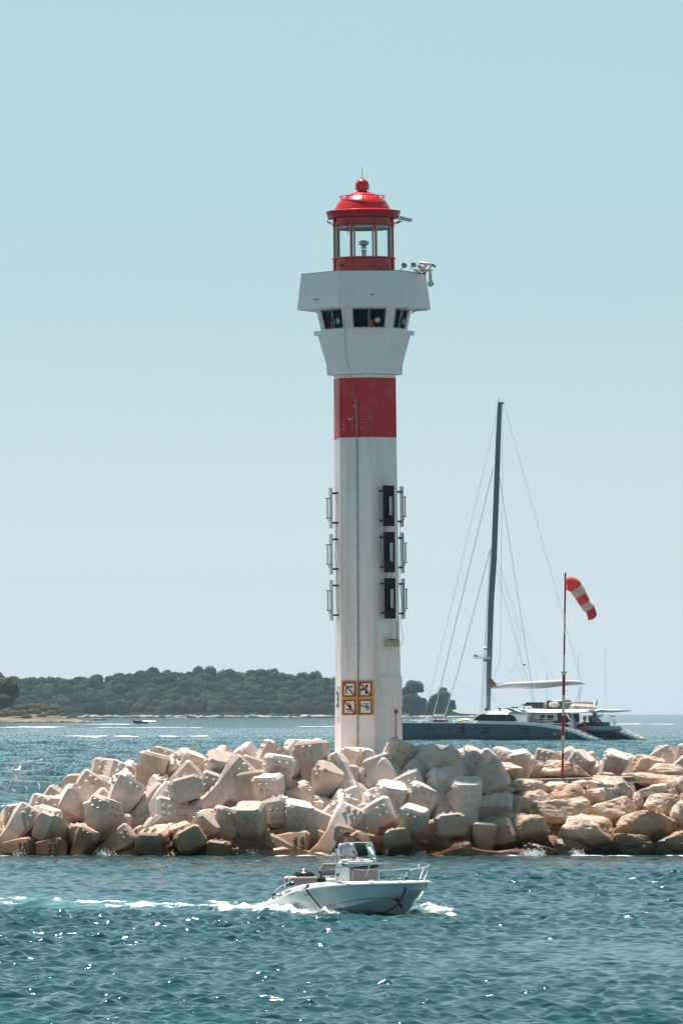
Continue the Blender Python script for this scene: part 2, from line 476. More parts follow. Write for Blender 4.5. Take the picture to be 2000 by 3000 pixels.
# chipped white paint on the red band
ch = MB(); r2 = random.Random(3)
for (cx, cy, sx_, sy_, n) in [(421, 225, 12, 10, 7), (405, 270, 6, 22, 8), (375, 380, 28, 16, 22), (425, 425, 8, 18, 9), (470, 400, 22, 22, 8), (470, 300, 18, 12, 6), (546, 330, 3, 130, 14), (320, 440, 20, 50, 8), (480, 470, 30, 30, 7)]:
    for _ in range(n*2//3):
        x = cx + r2.gauss(0, 0.5)*sx_; y = cy + r2.gauss(0, 0.5)*sy_
        c0 = shaft_pt(900 + x/2.94, 1100 + y/2.94, 0.011); w_ = r2.uniform(0.005, 0.022)
        ph = R(-90 + A_S); t = Vector((-math.sin(ph), math.cos(ph), 0))
        m_ = 5; a0 = r2.uniform(0, 6)
        vs = [c0 + (t*math.cos(a0 + 2*math.pi*q/m_) + Vector((0,0,1.2))*math.sin(a0 + 2*math.pi*q/m_))*w_*r2.uniform(.5, 1.2) for q in range(m_)]
        ch.add(vs, [tuple(range(m_))])
ch.build('chipped_paint', M_signwhite, lh)
# proud cladding on the right face and the service door below it
def face_M(i, py, s=0.0, out=0.0, a=A_S):
    ph = R(-90 + a + 60*i)
    n = Vector((math.cos(ph), math.sin(ph), 0)); t = Vector((-math.sin(ph), math.cos(ph), 0))
    o = n*(shaftR(py)*k*math.cos(R(30)) + out) + t*s*k + Vector((0, 0, tz(py)))
    M = Matrix.Identity(4)
    for r_ in range(3):
        M[r_][0] = t[r_]; M[r_][1] = -n[r_]; M[r_][2] = (0, 0, 1)[r_]; M[r_][3] = o[r_]
    return M
MB().bbox((0, 0.0, 0), (0.92*1.0, 0.12, (2074-1983)*k), 0.012, face_M(1, 2028, 14, 0.0)).build('cladding_panel', M_white, lh)
MB().bbox((0, 0.02, 0), (0.42, 0.12, (2240-2074)*k), 0.012, face_M(1, 2157, 28, 0.0)).build('service_door', M_white, lh)
hb = MB(); Mh = face_M(1, 2127, 24, 0.07)
hb.tube([(0, -0.02, 0.6), (0, -0.02, -0.55)], 0.016, 6, Mh)
for z in (0.5, -0.45): hb.box((0.02, -0.01, z), (0.09, 0.07, 0.12), Mh)
hb.build('door_bar', M_rust, lh)
# number plate on the narrow lit face
Mp = face_M(-1, 2055, 4, 0.012)
pl = MB().box((0, 0, 0), (0.72, 0.02, 0.98), Mp); plate = pl.build('number_plate', M_signwhite, lh)
tm = MB(); text_mesh('3', 0.78, 0.004, Mp @ Matrix.Translation((0.02, -0.02, 0.05)), tm, 1.35, heavy=0.015); tm.build('number', M_ink, plate)
st = MB()
for z in (0.53, -0.53): st.box((0, 0.0, z), (0.78, 0.03, 0.07), Mp)
st.build('plate_strip', M_plastic, plate)

# ---- prohibition signs
sg = empty('warning_sign', TM @ face_M(0, 2044.5, 1.0, 0.012), 'yellow board with four red framed pictograms low on the lighthouse shaft', 'sign')
MB().box((0, 0, 0), (1.23, 0.02, 1.22)).build('backing_board', M_signyel, sg)
def circ(cx, cz, r, n=16, a0=0, a1=360): return [(cx + r*math.cos(R(a0 + (a1-a0)*i/(n if a1-a0 == 360 else n-1))), cz + r*math.sin(R(a0 + (a1-a0)*i/(n if a1-a0 == 360 else n-1)))) for i in range(n)]
for (cx, cz, kind) in [(-0.305, 0.30, 'turn'), (0.30, 0.30, 'prop'), (-0.305, -0.32, 'sail'), (0.30, -0.32, 'heli')]:
    hw, hh = 0.235, 0.255
    Mq = Matrix.Translation((cx, -0.012, cz))
    pn = MB().box((0, -0.004, 0), (hw*2, 0.012, hh*2), Mq).build('sign_panel', M_signwhite, sg)
    f_ = MB(); w_ = 0.045
    for (x, z, a, b) in [(0, hh - w_/2, 2*hw, w_), (0, -hh + w_/2, 2*hw, w_), (-hw + w_/2, 0, w_, 2*hh - 2*w_), (hw - w_/2, 0, w_, 2*hh - 2*w_)]:
        f_.box((x, -0.014, z), (a, 0.012, b), Mq)
    if kind != 'heli':
        x0, z0, x1, z1 = -hw + w_, hh - w_, hw - w_, -hh + w_; d = 0.024
        f_.prism([(x0, z0 - d*1.3), (x0, z0), (x0 + d*1.3, z0), (x1, z1 + d*1.3), (x1, z1), (x1 - d*1.3, z1)], 0.006, Mq @ Matrix.Translation((0, -0.024, 0)))
    f_.build('frame', M_signred, pn)
    s_ = MB(); Mk = Mq @ Matrix.Translation((0, -0.017, 0))
    if kind == 'turn':
        s_.prism([(-0.13, -0.16), (-0.09, -0.16), (-0.09, 0.0), (-0.07, 0.055), (-0.03, 0.07), (0.10, 0.07), (0.10, 0.05), (0.16, 0.09), (0.10, 0.13), (0.10, 0.11), (-0.05, 0.11), (-0.105, 0.08), (-0.13, 0.01)], 0.006, Mk)
    elif kind == 'prop':
        for a in (65, 185, 285):
            Ma = Mk @ Matrix.Rotation(R(-a), 4, 'Y')
            s_.prism([(0.0, -0.015), (0.06, -0.022), (0.10, -0.048), (0.15, -0.042), (0.175, 0.0), (0.15, 0.045), (0.10, 0.048), (0.06, 0.022), (0, 0.015)], 0.006 + a*1e-6, Ma)
        s_.prism(circ(0, 0, 0.032), 0.007, Mk @ Matrix.Translation((0, -0.002, 0)))
    elif kind == 'sail':
        s_.prism([(-0.02, 0.18), (-0.02, -0.02), (0.095, -0.02), (0.06, 0.05)], 0.006, Mk)
        s_.prism([(-0.14, -0.06), (0.10, -0.05), (0.07, -0.09), (-0.10, -0.095)], 0.006, Mk)
        s_.prism([(-0.12, -0.13), (0.0, -0.12), (0.12, -0.15), (0.0, -0.155)], 0.006, Mk)
    else:
        s_.prism([(-0.10, 0.105), (0.15, 0.105), (0.15, 0.125), (-0.10, 0.125)], 0.006, Mk)
        s_.prism([(0.03, 0.07), (0.05, 0.07), (0.05, 0.103), (0.03, 0.103)], 0.006, Mk)
        s_.prism([(-0.13, 0.035), (-0.02, 0.03), (0.0, 0.06), (0.10, 0.06), (0.14, 0.02), (0.15, -0.02), (0.13, -0.045), (0.03, -0.045), (0.0, -0.02), (-0.03, 0.0), (-0.13, 0.02)], 0.006, Mk)
        s_.prism(circ(-0.135, 0.05, 0.035), 0.007, Mk)
        s_.prism([(-0.01, -0.10), (0.16, -0.10), (0.16, -0.075), (-0.01, -0.075)], 0.006, Mk)
        s_.prism([(0.06, 0.035), (0.085, 0.035), (0.085, 0.0), (0.06, 0.0)], 0.002, Mk @ Matrix.Translation((0, 0.2, 0)))
    s_.build('pictogram', M_ink, pn)
    if kind == 'heli':
        g = MB()
        for x in (0.075, 0.11): g.box((x, -0.026, 0.015), (0.022, 0.008, 0.04), Mq)
        g.build('cabin_window', M_signwhite, pn)

# ---- lamp panels, three levels on three faces
pan = empty('signal_light_panel', Matrix.Identity(4))
MB().box((0, -0.25, 0), (0.50, 0.02, 1.42)).build('backing_board', M_black, pan)
MB().box((0, -0.225, 0), (0.47, 0.028, 1.42)).build('board_back', M_galv, pan)
for z in (0.52, -0.52):
    for x in (-0.20, 0.20): MB().box((x, -0.115, z), (0.06, 0.225, 0.06)).build('bracket', M_dark, pan)
for z in (0.34, -0.35): MB().box((0.0, -0.33, z), (0.14, 0.16, 0.025)).build('lamp_arm', M_dark, pan)
tb = MB()
for dx in (-0.035, 0.035): tb.tube([(0.0 + dx, -0.36, -0.335), (0.0 + dx, -0.36, 0.325)], 0.022, 8)
tl = tb.build('tube_lamp', M_tubeglass, pan, True)
lr = MB()
for i in range(10): lr.box((0.0, -0.36, -0.30 + 0.066*i), (0.016, 0.02, 0.045))
lr.build('lamp_core', M_dark, tl)
MB().tube([(-0.06, -0.27, -0.37), (-0.09, -0.29, -0.42), (-0.05, -0.31, -0.47), (0.0, -0.33, -0.42), (-0.01, -0.34, -0.36)], 0.008, 5).build('lamp_wire', M_dark, pan, True)
first = True
SIDE = {-1: 'edge-on at the left side of the lighthouse', 1: 'with its face visible on the lighthouse', 2: 'edge-on at the right side of the lighthouse'}
for i in (1, -1, 2):
    for lvl, pyc in (('highest', 1485), ('middle', 1620), ('lowest', 1755)):
        o = pan if first else copy_tree(pan)
        first = False
        o.matrix_world = TM @ face_M(i, pyc + (3 if i == -1 else 0), {-1: 0, 1: -2, 2: -4}[i], 0.0)
        if i == -1:
            for c_ in o.children:
                if c_.name.startswith('backing_board'): c_.data = c_.data.copy(); c_.data.materials[0] = M_galv
        tag(o, f'{lvl} {"grey" if i == -1 else "black"} light panel ' + SIDE[i], 'light panel', 'signal light panels on the lighthouse')
# wires hanging beside the panels
wr = MB()
C2 = lambda x, y: (900 + x/2.94, 1100 + y/2.94)
def lp(x, y, yy): px, py = C2(x, y); return Vector(((px - axis(py))*k, yy, tz(py)))
wr.tube([lp(250, 1270, -.3), lp(247, 1420, -.3), lp(236, 1560, -.3), lp(255, 1680, -.3), lp(250, 1900, -.3), lp(262, 2030, -.3), lp(285, 2062, -.3)], 0.008, 5)
wr.tube([lp(797, 1265, 0.2), lp(797, 1500, 0.2), lp(794, 1760, 0.2), lp(812, 1960, .2), lp(803, 2150, .2), lp(828, 2270, 0.2), lp(805, 2340, .2)], 0.008, 5)
wr.tube([lp(664, 1300, -1.0), lp(664, 1360, -1.0)], 0.008, 5); wr.tube([lp(672, 1700, -1.0), lp(672, 1756, -1.0)], 0.008, 5); wr.tube([lp(726, 1700, -.95), lp(726, 1756, -.95)], 0.008, 5)
wr.build('loose_wire', M_dark, lh, True)

# ---- junction box with an antenna rod
jb = empty('junction_box', TM @ face_M(1, 1888, 10, 0.0), 'small beige box with a slanting rod on the lighthouse below the black panels', 'junction box')
MB().bbox((0, -0.17, 0), (0.42, 0.34, 0.22), 0.02).build('box_body', M_beige, jb)
MB().bbox((0, -0.17, 0.125), (0.44, 0.36, 0.025), 0.008).build('box_lid', M_beige, jb)
hn = MB().tube([(-0.20, -0.2, 0.17), (-0.05, -0.2, 0.15), (0.05, -0.25, 0.12), (0.15, -0.2, 0.16), (0.2, -0.2, 0.17)], [0.015, 0.02, 0.04, 0.02, 0.012], 8)
hn.build('cable_clip', M_dark, jb, True)
MB().tube([(-0.16, -0.1, 0.16), (-0.16, -0.1, 0.28)], 0.02, 8).build('small_cap', M_galv, jb, True)
MB().tube([(0.2, -0.2, 0.12), (0.33, -0.05, 0.80)], 0.011, 6).build('rod_antenna', M_dark, jb)

# ---- cameras and floodlights at the gallery corner
C4 = lambda x, y: (1130 + x/6.189, 580 + y/6.189)
def gp(x, y, yy=0.0): px, py = C4(x, y); return Vector(((px - axis(py))*k, yy, tz(py)))
def sec_cam(label, a, b, r, flat=False, sun_shield=True, yy=-0.3, mount=None):
    A, B = gp(*a, yy), gp(*b, yy - 0.05); mid = (A + B)/2
    o = empty('security_camera', TM @ Matrix.Translation(mid), label, 'security camera', 'security cameras on the lighthouse')
    d = (B - A).normalized(); A0, B0 = A - mid, B - mid
    if flat:
        L_ = (B0 - A0).length; ang = math.atan2(-d.z, d.x)
        MB().bbox((0, 0, 0), (L_, r*1.7, r*1.5), 0.015, Matrix.Rotation(ang, 4, 'Y')).build('housing', M_plastic, o)
        MB().bbox((L_*0.03, 0, r*0.85), (L_*1.06, r*2.1, r*0.22), 0.006, Matrix.Rotation(ang, 4, 'Y')).build('sun_shield', M_plastic, o)
        MB().tube([(L_*0.42, 0, 0), (L_*0.52, 0, 0)], r*0.55, 12, Matrix.Rotation(ang, 4, 'Y')).build('camera_lens', M_dark, o, True)
    else:
        MB().tube([A0, A0 + d*0.02, B0 - d*0.02, B0], [r*0.8, r, r, r*0.85], 16).build('housing', M_galv, o, True)
        MB().tube([B0 - d*0.01, B0 + d*0.03], [r*0.9, r*1.05], 16).build('camera_lens', M_dark, o, True)
    if mount:
        pts = [gp(*q, yy + 0.05) - mid for q in mount]
        MB().tube(pts, 0.022, 8).build('mount_arm', M_rust if not flat else M_grey, o, True)
    return o
sec_cam('box security camera under the red gutter, right of the lantern', (250, 375), (462, 425), 0.075, True, yy=-0.1, mount=[(290, 430), (230, 455), (165, 470)])
sec_cam('grey tube security camera, topmost at the right corner of the gallery', (600, 1195), (850, 1235), 0.05, yy=-0.35, mount=[(720, 1220), (700, 1280), (650, 1330), (600, 1400)])
sec_cam('second tube security camera, just under the topmost one at the gallery corner', (780, 1215), (885, 1255), 0.045, yy=-0.15, mount=[(830, 1240), (780, 1300), (700, 1380)])
sec_cam('flat white security camera pointing steeply down at the gallery corner', (570, 1262), (735, 1365), 0.07, True, yy=-0.6, mount=[(640, 1320), (600, 1350), (560, 1370)])
def flood(label, c, yy):
    o = empty('floodlight', TM @ Matrix.Translation(gp(*c, yy)), label, 'floodlight', 'floodlights on the gallery')
    Mv = Matrix.Rotation(R(115), 4, 'X') @ Matrix.Rotation(R(20), 4, 'Y')
    MB().lathe([(0.0, -0.10), (0.045, -0.10), (0.075, -0.04), (0.085, 0.05), (0.09, 0.06), (0.075, 0.055)], 20, Mv).build('lamp_housing', M_dark, o, True)
    MB().lathe([(0.0, 0.045), (0.074, 0.045)], 20, Mv).build('lamp_lens', M_galv, o)
    MB().tube([(0, 0.05, -0.02), (-0.07, 0.05, -0.08), (-0.1, 0.05, -0.16)], 0.015, 6).build('lamp_bracket', M_dark, o, True)
flood('round dark floodlight standing alone on the parapet, near the lantern', (320, 1270), -1.35)
flood('round floodlight beside the tangle of cameras at the parapet corner', (490, 1250), -1.0)
ds = empty('dome_camera', TM @ Matrix.Translation(gp(800, 1400, -0.35)), 'white dome camera hanging down beyond the gallery corner', 'dome camera')
MB().tube([gp(700, 1365, -.3) - gp(800, 1400, -.35), gp(790, 1330, -.35) - gp(800, 1400, -.35), gp(850, 1328, -.35) - gp(800, 1400, -.35)], 0.022, 8).build('mount_arm', M_rust, ds, True)
MB().lathe([(0.001, 0.16), (0.035, 0.16), (0.05, 0.0), (0.06, -0.03), (0.062, -0.16), (0.05, -0.19), (0.045, -0.20), (0.085, -0.24), (0.10, -0.34), (0.09, -0.40), (0.05, -0.45), (0.001, -0.46)], 24).build('camera_body', M_plastic, ds, True)
MB().bbox((0.07, -0.04, -0.36), (0.09, 0.07, 0.07), 0.01).build('camera_lens', M_dark, ds)
rb = MB().tube([gp(640, 1210, -.4), gp(760, 1250, -.4), gp(700, 1290, -.4), gp(570, 1245, -.4)], 0.02, 6).tube([gp(570, 1385, -.35), gp(720, 1400, -.35)], 0.03, 6).tube([gp(600, 1250, -.3), gp(700, 1390, -.3)], 0.03, 6).tube([gp(500, 1320, -.5), gp(600, 1390, -.4)], 0.025, 6)
rb.build('camera_bracket', M_rust, lh, True)
MB().bbox(tuple(gp(545, 1350, -0.9)), (0.12, 0.10, 0.10), 0.01).build('cable_box', M_plastic, lh)
ll = empty('bar_floodlight', TM @ Matrix.Translation(gp(650, 2050, -0.1)), 'flat bar light on a bracket under the right edge of the gallery', 'bar light')
MB().bbox((0, 0, 0), (0.40, 0.16, 0.05), 0.01, None, (0, R(-4), 0)).build('lamp_housing', M_plastic, ll)
MB().tube([(-0.2, 0, -0.02), (-0.30, 0, -0.05), (-0.36, 0, -0.12)], 0.02, 6).tube([(-0.1, 0, 0.03), (-0.1, 0, 0.10)], 0.02, 6).build('lamp_bracket', M_dark, ll, True)
# ------------------------------------------------------------------ sea
rs = np.random.RandomState(11)
# motorboat frame, needed for its wake
BO = np.array([(873 - 1000.0)*165.5/F, 165.5]); BF = np.array([math.cos(R(55)), -math.sin(R(55))]); BS = np.array([-math.sin(R(55)), -math.cos(R(55))])

def smooth_noise(x, y, seed, oct=4, f0=1.0):
    r_ = np.random.RandomState(seed); out = np.zeros_like(x); amp = 1.0; tot = 0; f = f0
    for o in range(oct):
        for _ in range(6):
            a = r_.uniform(0, 2*np.pi); kx, ky = np.cos(a)*f*r_.uniform(.7, 1.4), np.sin(a)*f*r_.uniform(.7, 1.4)
            out += amp*np.sin(kx*x + ky*y + r_.uniform(0, 6.28)); tot += amp*amp/2
        f *= 1.9; amp *= 0.75
    return out/np.sqrt(tot)

def foam_near(x, y):
    dx, dy = x - BO[0], y - BO[1]
    u = dx*BF[0] + dy*BF[1]; v = dx*BS[0] + dy*BS[1]
    n = smooth_noise(x, y*0.55, 5, 6, 3.0); n2 = smooth_noise(x*0.5, y*0.5, 6, 4, 1.2)
    back = np.clip(-u, 0, 60); w_ = 0.85 + 0.05*back
    trail = (u < 0.15)*np.exp(-(v/w_)**2*1.3)*(1.15*np.exp(-back/3.0) + 0.56*np.exp(-back/40.0))
    arm = (u < 1.5)*np.exp(-((np.abs(v) - 1.15 - 0.16*np.clip(1.5-u, 0, 60))/(0.16 + 0.02*back))**2)*0.75*np.exp(-back/9.0)
    f = trail + arm
    # sheet of spray along both sides of the hull and at the bow shoulders
    hb = 1.05*np.clip((5.0 - u)/2.2, 0, 1)**0.6
    side = (u > -0.6)*(u < 3.4)*np.exp(-((np.abs(v) - hb - 0.12)/0.20)**2)*1.5
    bow = np.exp(-((u - 2.3)/1.1)**2 - ((v + 2.5)/0.30)**2)*1.15 + np.exp(-((u - 3.5)/0.7)**2 - ((v + 1.6)/0.25)**2)*1.1 + np.exp(-((u - 4.1)/0.55)**2 - ((v + 1.45)/0.38)**2)*1.35 + np.exp(-((u - 4.9)/0.5)**2 - ((v + 0.95)/0.2)**2)*1.1
    f = f + side + bow
    f = f + 0.40*np.exp(-((v - 1.6 - 0.16*back)/(0.8 + 0.05*back))**2)*(u < 0)*np.exp(-back/14.0)
    return np.clip((f + 0.27*n*np.clip(f*3, 0, 1) + 0.12*n2*np.clip(f*3, 0, 1) - 0.34)*1.5, 0, 1), u, v, side + bow

def foam_rocks(x, y, rx):
    """thin broken white water where the sea touches the rocks"""
    n = smooth_noise(x, y, 15, 4, 2.0)
    d = np.abs(y - rx)
    return np.clip(np.exp(-(d/0.45)**2)*(0.55 + 0.9*n), 0, 1)

def far_foam(x, y):
    f = np.zeros_like(x)
    for (x0, x1, py, th, s) in [(30, 650, 2158, 1.6, 1.1), (0, 190, 2130, 1.8, 1.4), (250, 400, 2121.5, 1.2, 1.3), (250, 620, 2131, 1.0, 1.0), (850, 1000, 2128.5, 1.0, 1.0), (270, 300, 2161, 1.5, 0.9), (1180, 1480, 2110, 1.0, .9), (1700, 1990, 2121, 1.5, .8)]:
        Y0 = F*H/(py - EY); X0, X1 = (x0-1000)*Y0/F, (x1-1000)*Y0/F
        wd = th*Y0*Y0/(F*H)
        t = (x - X0)/(X1 - X0)
        f += s*(t > 0)*(t < 1)*np.exp(-((y - Y0 - 0.2*(x - X0))/wd)**2)*np.clip(np.minimum(t, 1-t)*8, 0, 1)
    n = smooth_noise(x, y*0.25, 25, 4, 0.35)
    return np.clip(f*(0.75 + 0.75*n) - 0.25, 0, 1)

ys = [98.0]
while ys[-1] < 242: ys.append(ys[-1] + 0.065*(ys[-1]/100)**1.1)
while ys[-1] < 1100: ys.append(ys[-1]*1.0013)
while ys[-1] < 3500: ys.append(ys[-1]*1.0024)
while ys[-1] < 19000: ys.append(ys[-1]*1.012)
ys = np.array(ys, np.float64)
us = np.concatenate([np.linspace(-0.40, -0.125, 12)[:-1], np.linspace(-0.12, -0.056, 60)[:-1], np.linspace(-0.056, 0.056, 430), np.linspace(0.056, 0.12, 60)[1:], np.linspace(0.125, 0.40, 12)[1:]])
UU, YY = np.meshgrid(us, ys)
X = (UU*YY).astype(np.float64); Y_ = YY
dY = np.gradient(ys)[:, None]; dX = 0.00026*ys[:, None]
Z = np.zeros_like(X); DX = np.zeros_like(X); DY = np.zeros_like(X)
patch = 1 + 0.30*smooth_noise(X, Y_, 40, 2, 0.10)
patch = np.clip(patch, 0.5, 1.6)
NW = 90
lams = np.exp(rs.uniform(np.log(0.30), np.log(2.0), NW)); lams.sort()
for lam in lams:
    th = R(-86) + rs.choice([-1, 1])*R(46) + rs.normal(0, 0.30)   # crossing seas: short-crested chop
    kx, ky = math.cos(th)*2*math.pi/lam, math.sin(th)*2*math.pi/lam
    slope = 0.036 if lam < 1.1 else 0.036*(1.1/lam)**1.6
    amp = slope*lam/(2*math.pi)*1.15
    lo = np.clip((lam/dY - 2.2)/2.0, 0, 1)*np.clip((lam/dX - 2.2)/2.0, 0, 1)
    if lo.max() <= 0: continue
    rows = np.where(lo[:, 0] > 0)[0]; e = rows.max() + 1
    ph = kx*X[:e] + ky*Y_[:e] + rs.uniform(0, 2*math.pi)
    a = amp*lo[:e]*patch[:e]
    Z[:e] += a*np.sin(ph)
    c = a*0.75*np.cos(ph)
    DX[:e] += c*math.cos(th); DY[:e] += c*math.sin(th)
# open water beyond the breakwater is rougher: longer, steeper waves
e0 = int(np.searchsorted(ys, 236)); e1 = int(np.searchsorted(ys, 2600))
open_w = np.clip((Y_[e0:e1] - 240)/60, 0, 1)
for lam in np.exp(rs.uniform(np.log(2.4), np.log(13.0), 46)):
    th = R(-84) + rs.normal(0, 0.6)
    kx, ky = math.cos(th)*2*math.pi/lam, math.sin(th)*2*math.pi/lam
    lo = np.clip((lam/dY[e0:e1] - 2.2)/2.0, 0, 1)*np.clip((lam/dX[e0:e1] - 2.2)/2.0, 0, 1)*open_w
    ph = kx*X[e0:e1] + ky*Y_[e0:e1] + rs.uniform(0, 6.28); a = 0.034*lam/(2*math.pi)*lo
    Z[e0:e1] += a*np.sin(ph); c = a*0.7*np.cos(ph); DX[e0:e1] += c*math.cos(th); DY[e0:e1] += c*math.sin(th)
near = Y_ < 232
FO = np.zeros_like(X)
e = int(np.searchsorted(ys, 236))
fn, bu, bv, sp = foam_near(X[:e], Y_[:e])
FO[:e] = fn
rough_n = smooth_noise(X[:e], Y_[:e], 77, 3, 9.0)
Z[:e] += fn*(0.012 + 0.014*rough_n)
Z[:e] += np.clip(sp, 0, 1.4)*(0.018 + 0.010*rough_n)
# stern wave hump and a swell line trailing left of the wake
Z[:e] += 0.10*np.exp(-((bu + 1.3)/0.9)**2 - (bv/0.8)**2)
armh = np.exp(-((bv - 1.2 - 0.20*np.clip(1.2 - bu, 0, 60))/0.35)**2)*(bu < 1.6)*np.exp(-np.clip(-bu, 0, 60)/16)
Z[:e] += 0.10*armh
Z[:e] += 0.13*np.exp(-((bv + 3.3 - 0.46*bu)/0.32)**2)*np.clip((bu - .8)/1.0, 0, 1)*np.clip((4.6 - bu)/1.2, 0, 1)
# calmer slick water in the wake
b2 = int(np.searchsorted(ys, 300))
xr = 229.3 + 0*X[:b2]
FO[:b2] = np.maximum(FO[:b2], foam_rocks(X[:b2], Y_[:b2], xr)*(np.abs(X[:b2]) < 40)*0.9)
FO[b2:] = far_foam(X[b2:], Y_[b2:])
verts = np.stack([X + DX, Y_ + DY, Z], -1).reshape(-1, 3).astype(np.float32)
nr, nc = X.shape
idx = np.arange(nr*nc, dtype=np.int32).reshape(nr, nc)
q = np.stack([idx[:-1, :-1], idx[:-1, 1:], idx[1:, 1:], idx[1:, :-1]], -1).reshape(-1, 4)
me = bpy.data.meshes.new('sea')
me.vertices.add(len(verts)); me.vertices.foreach_set('co', verts.ravel())
me.loops.add(q.size); me.loops.foreach_set('vertex_index', q.ravel())
me.polygons.add(len(q)); me.polygons.foreach_set('loop_start', np.arange(0, q.size, 4, dtype=np.int32))
me.update(calc_edges=True)
me.polygons.foreach_set('use_smooth', np.ones(len(q), bool))
AIR = np.zeros_like(X)
bk = np.clip(-bu, 0, 60)
AIR[:e] = np.clip((bu < .5)*np.exp(-((bv - 0.6 - .08*bk)/(2.0 + .16*bk))**2)*(1.0*np.exp(-bk/40)) + 0.8*np.clip(sp, 0, 1), 0, 1)*np.clip(0.75 + 0.3*smooth_noise(X[:e], Y_[:e]*.5, 88, 4, 1.0), 0, 1.2)
ta = me.attributes.new('air', 'FLOAT', 'POINT'); ta.data.foreach_set('value', np.clip(AIR, 0, 1).reshape(-1).astype(np.float32))
at = me.attributes.new('foam', 'FLOAT', 'POINT'); at.data.foreach_set('value', FO.reshape(-1).astype(np.float32))
sea = bpy.data.objects.new('sea', me); col.objects.link(sea); sea['kind'] = 'structure'

m = bpy.data.materials.new('sea_water'); m.use_nodes = True
nt = m.node_tree; N = nt.nodes; L = nt.links; bs = N['Principled BSDF']
bs.inputs['Base Color'].default_value = (0.014, 0.060, 0.075, 1)
bs.inputs['Roughness'].default_value = 0.06
bs.inputs['IOR'].default_value = 1.333
geo = N.new('ShaderNodeNewGeometry')
bumps = None
for (scl, st, dist) in [((1.0, 1.5, 1), 1.0, 0.035), ((4.0, 5.0, 1), 1.0, 0.014), ((0.16, 0.22, 1), 0.9, 0.30), ((0.8, 0.14, 1), 1.0, 0.09)]:
    mp = N.new('ShaderNodeMapping'); mp.inputs['Scale'].default_value = scl
    L.new(geo.outputs['Position'], mp.inputs['Vector'])
    nz = N.new('ShaderNodeTexNoise'); nz.inputs['Scale'].default_value = 2.6; nz.inputs['Detail'].default_value = 3; nz.inputs['Roughness'].default_value = 0.55
    L.new(mp.outputs[0], nz.inputs['Vector'])
    bp = N.new('ShaderNodeBump'); bp.inputs['Strength'].default_value = st; bp.inputs['Distance'].default_value = dist
    L.new(nz.outputs['Fac'], bp.inputs['Height'])
    if abs(dist - 0.014) < 1e-6 or abs(dist - 0.09) < 1e-6:   # calmer lee in front of the breakwater, wind-roughened sea beyond it
        sx_ = N.new('ShaderNodeSeparateXYZ'); L.new(geo.outputs['Position'], sx_.inputs[0])
        md = N.new('ShaderNodeMapRange'); md.inputs[1].default_value = 236; md.inputs[2].default_value = 330; md.inputs[3].default_value = dist*(0.55 if dist < .05 else 0.5); md.inputs[4].default_value = dist*(2.4 if dist < .05 else 1.6)
        L.new(sx_.outputs['Y'], md.inputs[0]); L.new(md.outputs[0], bp.inputs['Distance'])
    if bumps: L.new(bumps.outputs[0], bp.inputs['Normal'])
    bumps = bp
# facets of the open sea: slope noise that stays sharp at any distance
fm = N.new('ShaderNodeMapping'); fm.inputs['Scale'].default_value = (3.4, 0.30, 1); L.new(geo.outputs['Position'], fm.inputs['Vector'])
fnz = N.new('ShaderNodeTexNoise'); fnz.inputs['Scale'].default_value = 1.0; fnz.inputs['Detail'].default_value = 2.5; L.new(fm.outputs[0], fnz.inputs['Vector'])
f1 = N.new('ShaderNodeVectorMath'); f1.operation = 'SUBTRACT'; f1.inputs[1].default_value = (0.5, 0.5, 0.5); L.new(fnz.outputs['Color'], f1.inputs[0])
f2 = N.new('ShaderNodeVectorMath'); f2.operation = 'MULTIPLY'; f2.inputs[1].default_value = (2.0, 2.2, 0.0); L.new(f1.outputs[0], f2.inputs[0])
fy = N.new('ShaderNodeSeparateXYZ'); L.new(geo.outputs['Position'], fy.inputs[0])
fr_m = N.new('ShaderNodeMapRange'); fr_m.inputs[1].default_value = 240; fr_m.inputs[2].default_value = 480; L.new(fy.outputs['Y'], fr_m.inputs[0])
f3 = N.new('ShaderNodeVectorMath'); f3.operation = 'SCALE'; L.new(f2.outputs[0], f3.inputs[0]); L.new(fr_m.outputs[0], f3.inputs['Scale'])
f4 = N.new('ShaderNodeVectorMath'); f4.operation = 'ADD'; L.new(bumps.outputs[0], f4.inputs[0]); L.new(f3.outputs[0], f4.inputs[1])
f5 = N.new('ShaderNodeVectorMath'); f5.operation = 'NORMALIZE'; L.new(f4.outputs[0], f5.inputs[0])
L.new(f5.outputs[0], bs.inputs['Normal'])
aa = N.new('ShaderNodeAttribute'); aa.attribute_name = 'air'
am = N.new('ShaderNodeMixRGB'); am.inputs[1].default_value = (0.014, 0.060, 0.075, 1); am.inputs[2].default_value = (0.10, 0.25, 0.26, 1)
L.new(aa.outputs['Fac'], am.inputs[0]); L.new(am.outputs[0], bs.inputs['Base Color'])
fb = N.new('ShaderNodeBsdfDiffuse'); fb.inputs[0].default_value = (0.80, 0.82, 0.82, 1)
fa = N.new('ShaderNodeAttribute'); fa.attribute_name = 'foam'
nz = N.new('ShaderNodeTexNoise'); nz.inputs['Scale'].default_value = 7.0; nz.inputs['Detail'].default_value = 8
L.new(geo.outputs['Position'], nz.inputs['Vector'])
a1 = N.new('ShaderNodeMath'); a1.operation = 'ADD'; L.new(fa.outputs['Fac'], a1.inputs[0]); L.new(nz.outputs['Fac'], a1.inputs[1])
mr = N.new('ShaderNodeMapRange'); mr.inputs[1].default_value = 0.74; mr.inputs[2].default_value = 1.30; L.new(a1.outputs[0], mr.inputs[0])
mx = N.new('ShaderNodeMixShader'); L.new(mr.outputs[0], mx.inputs[0]); L.new(bs.outputs[0], mx.inputs[1]); L.new(fb.outputs[0], mx.inputs[2])
L.new(mx.outputs[0], N['Material Output'].inputs['Surface'])
me.materials.append(m)
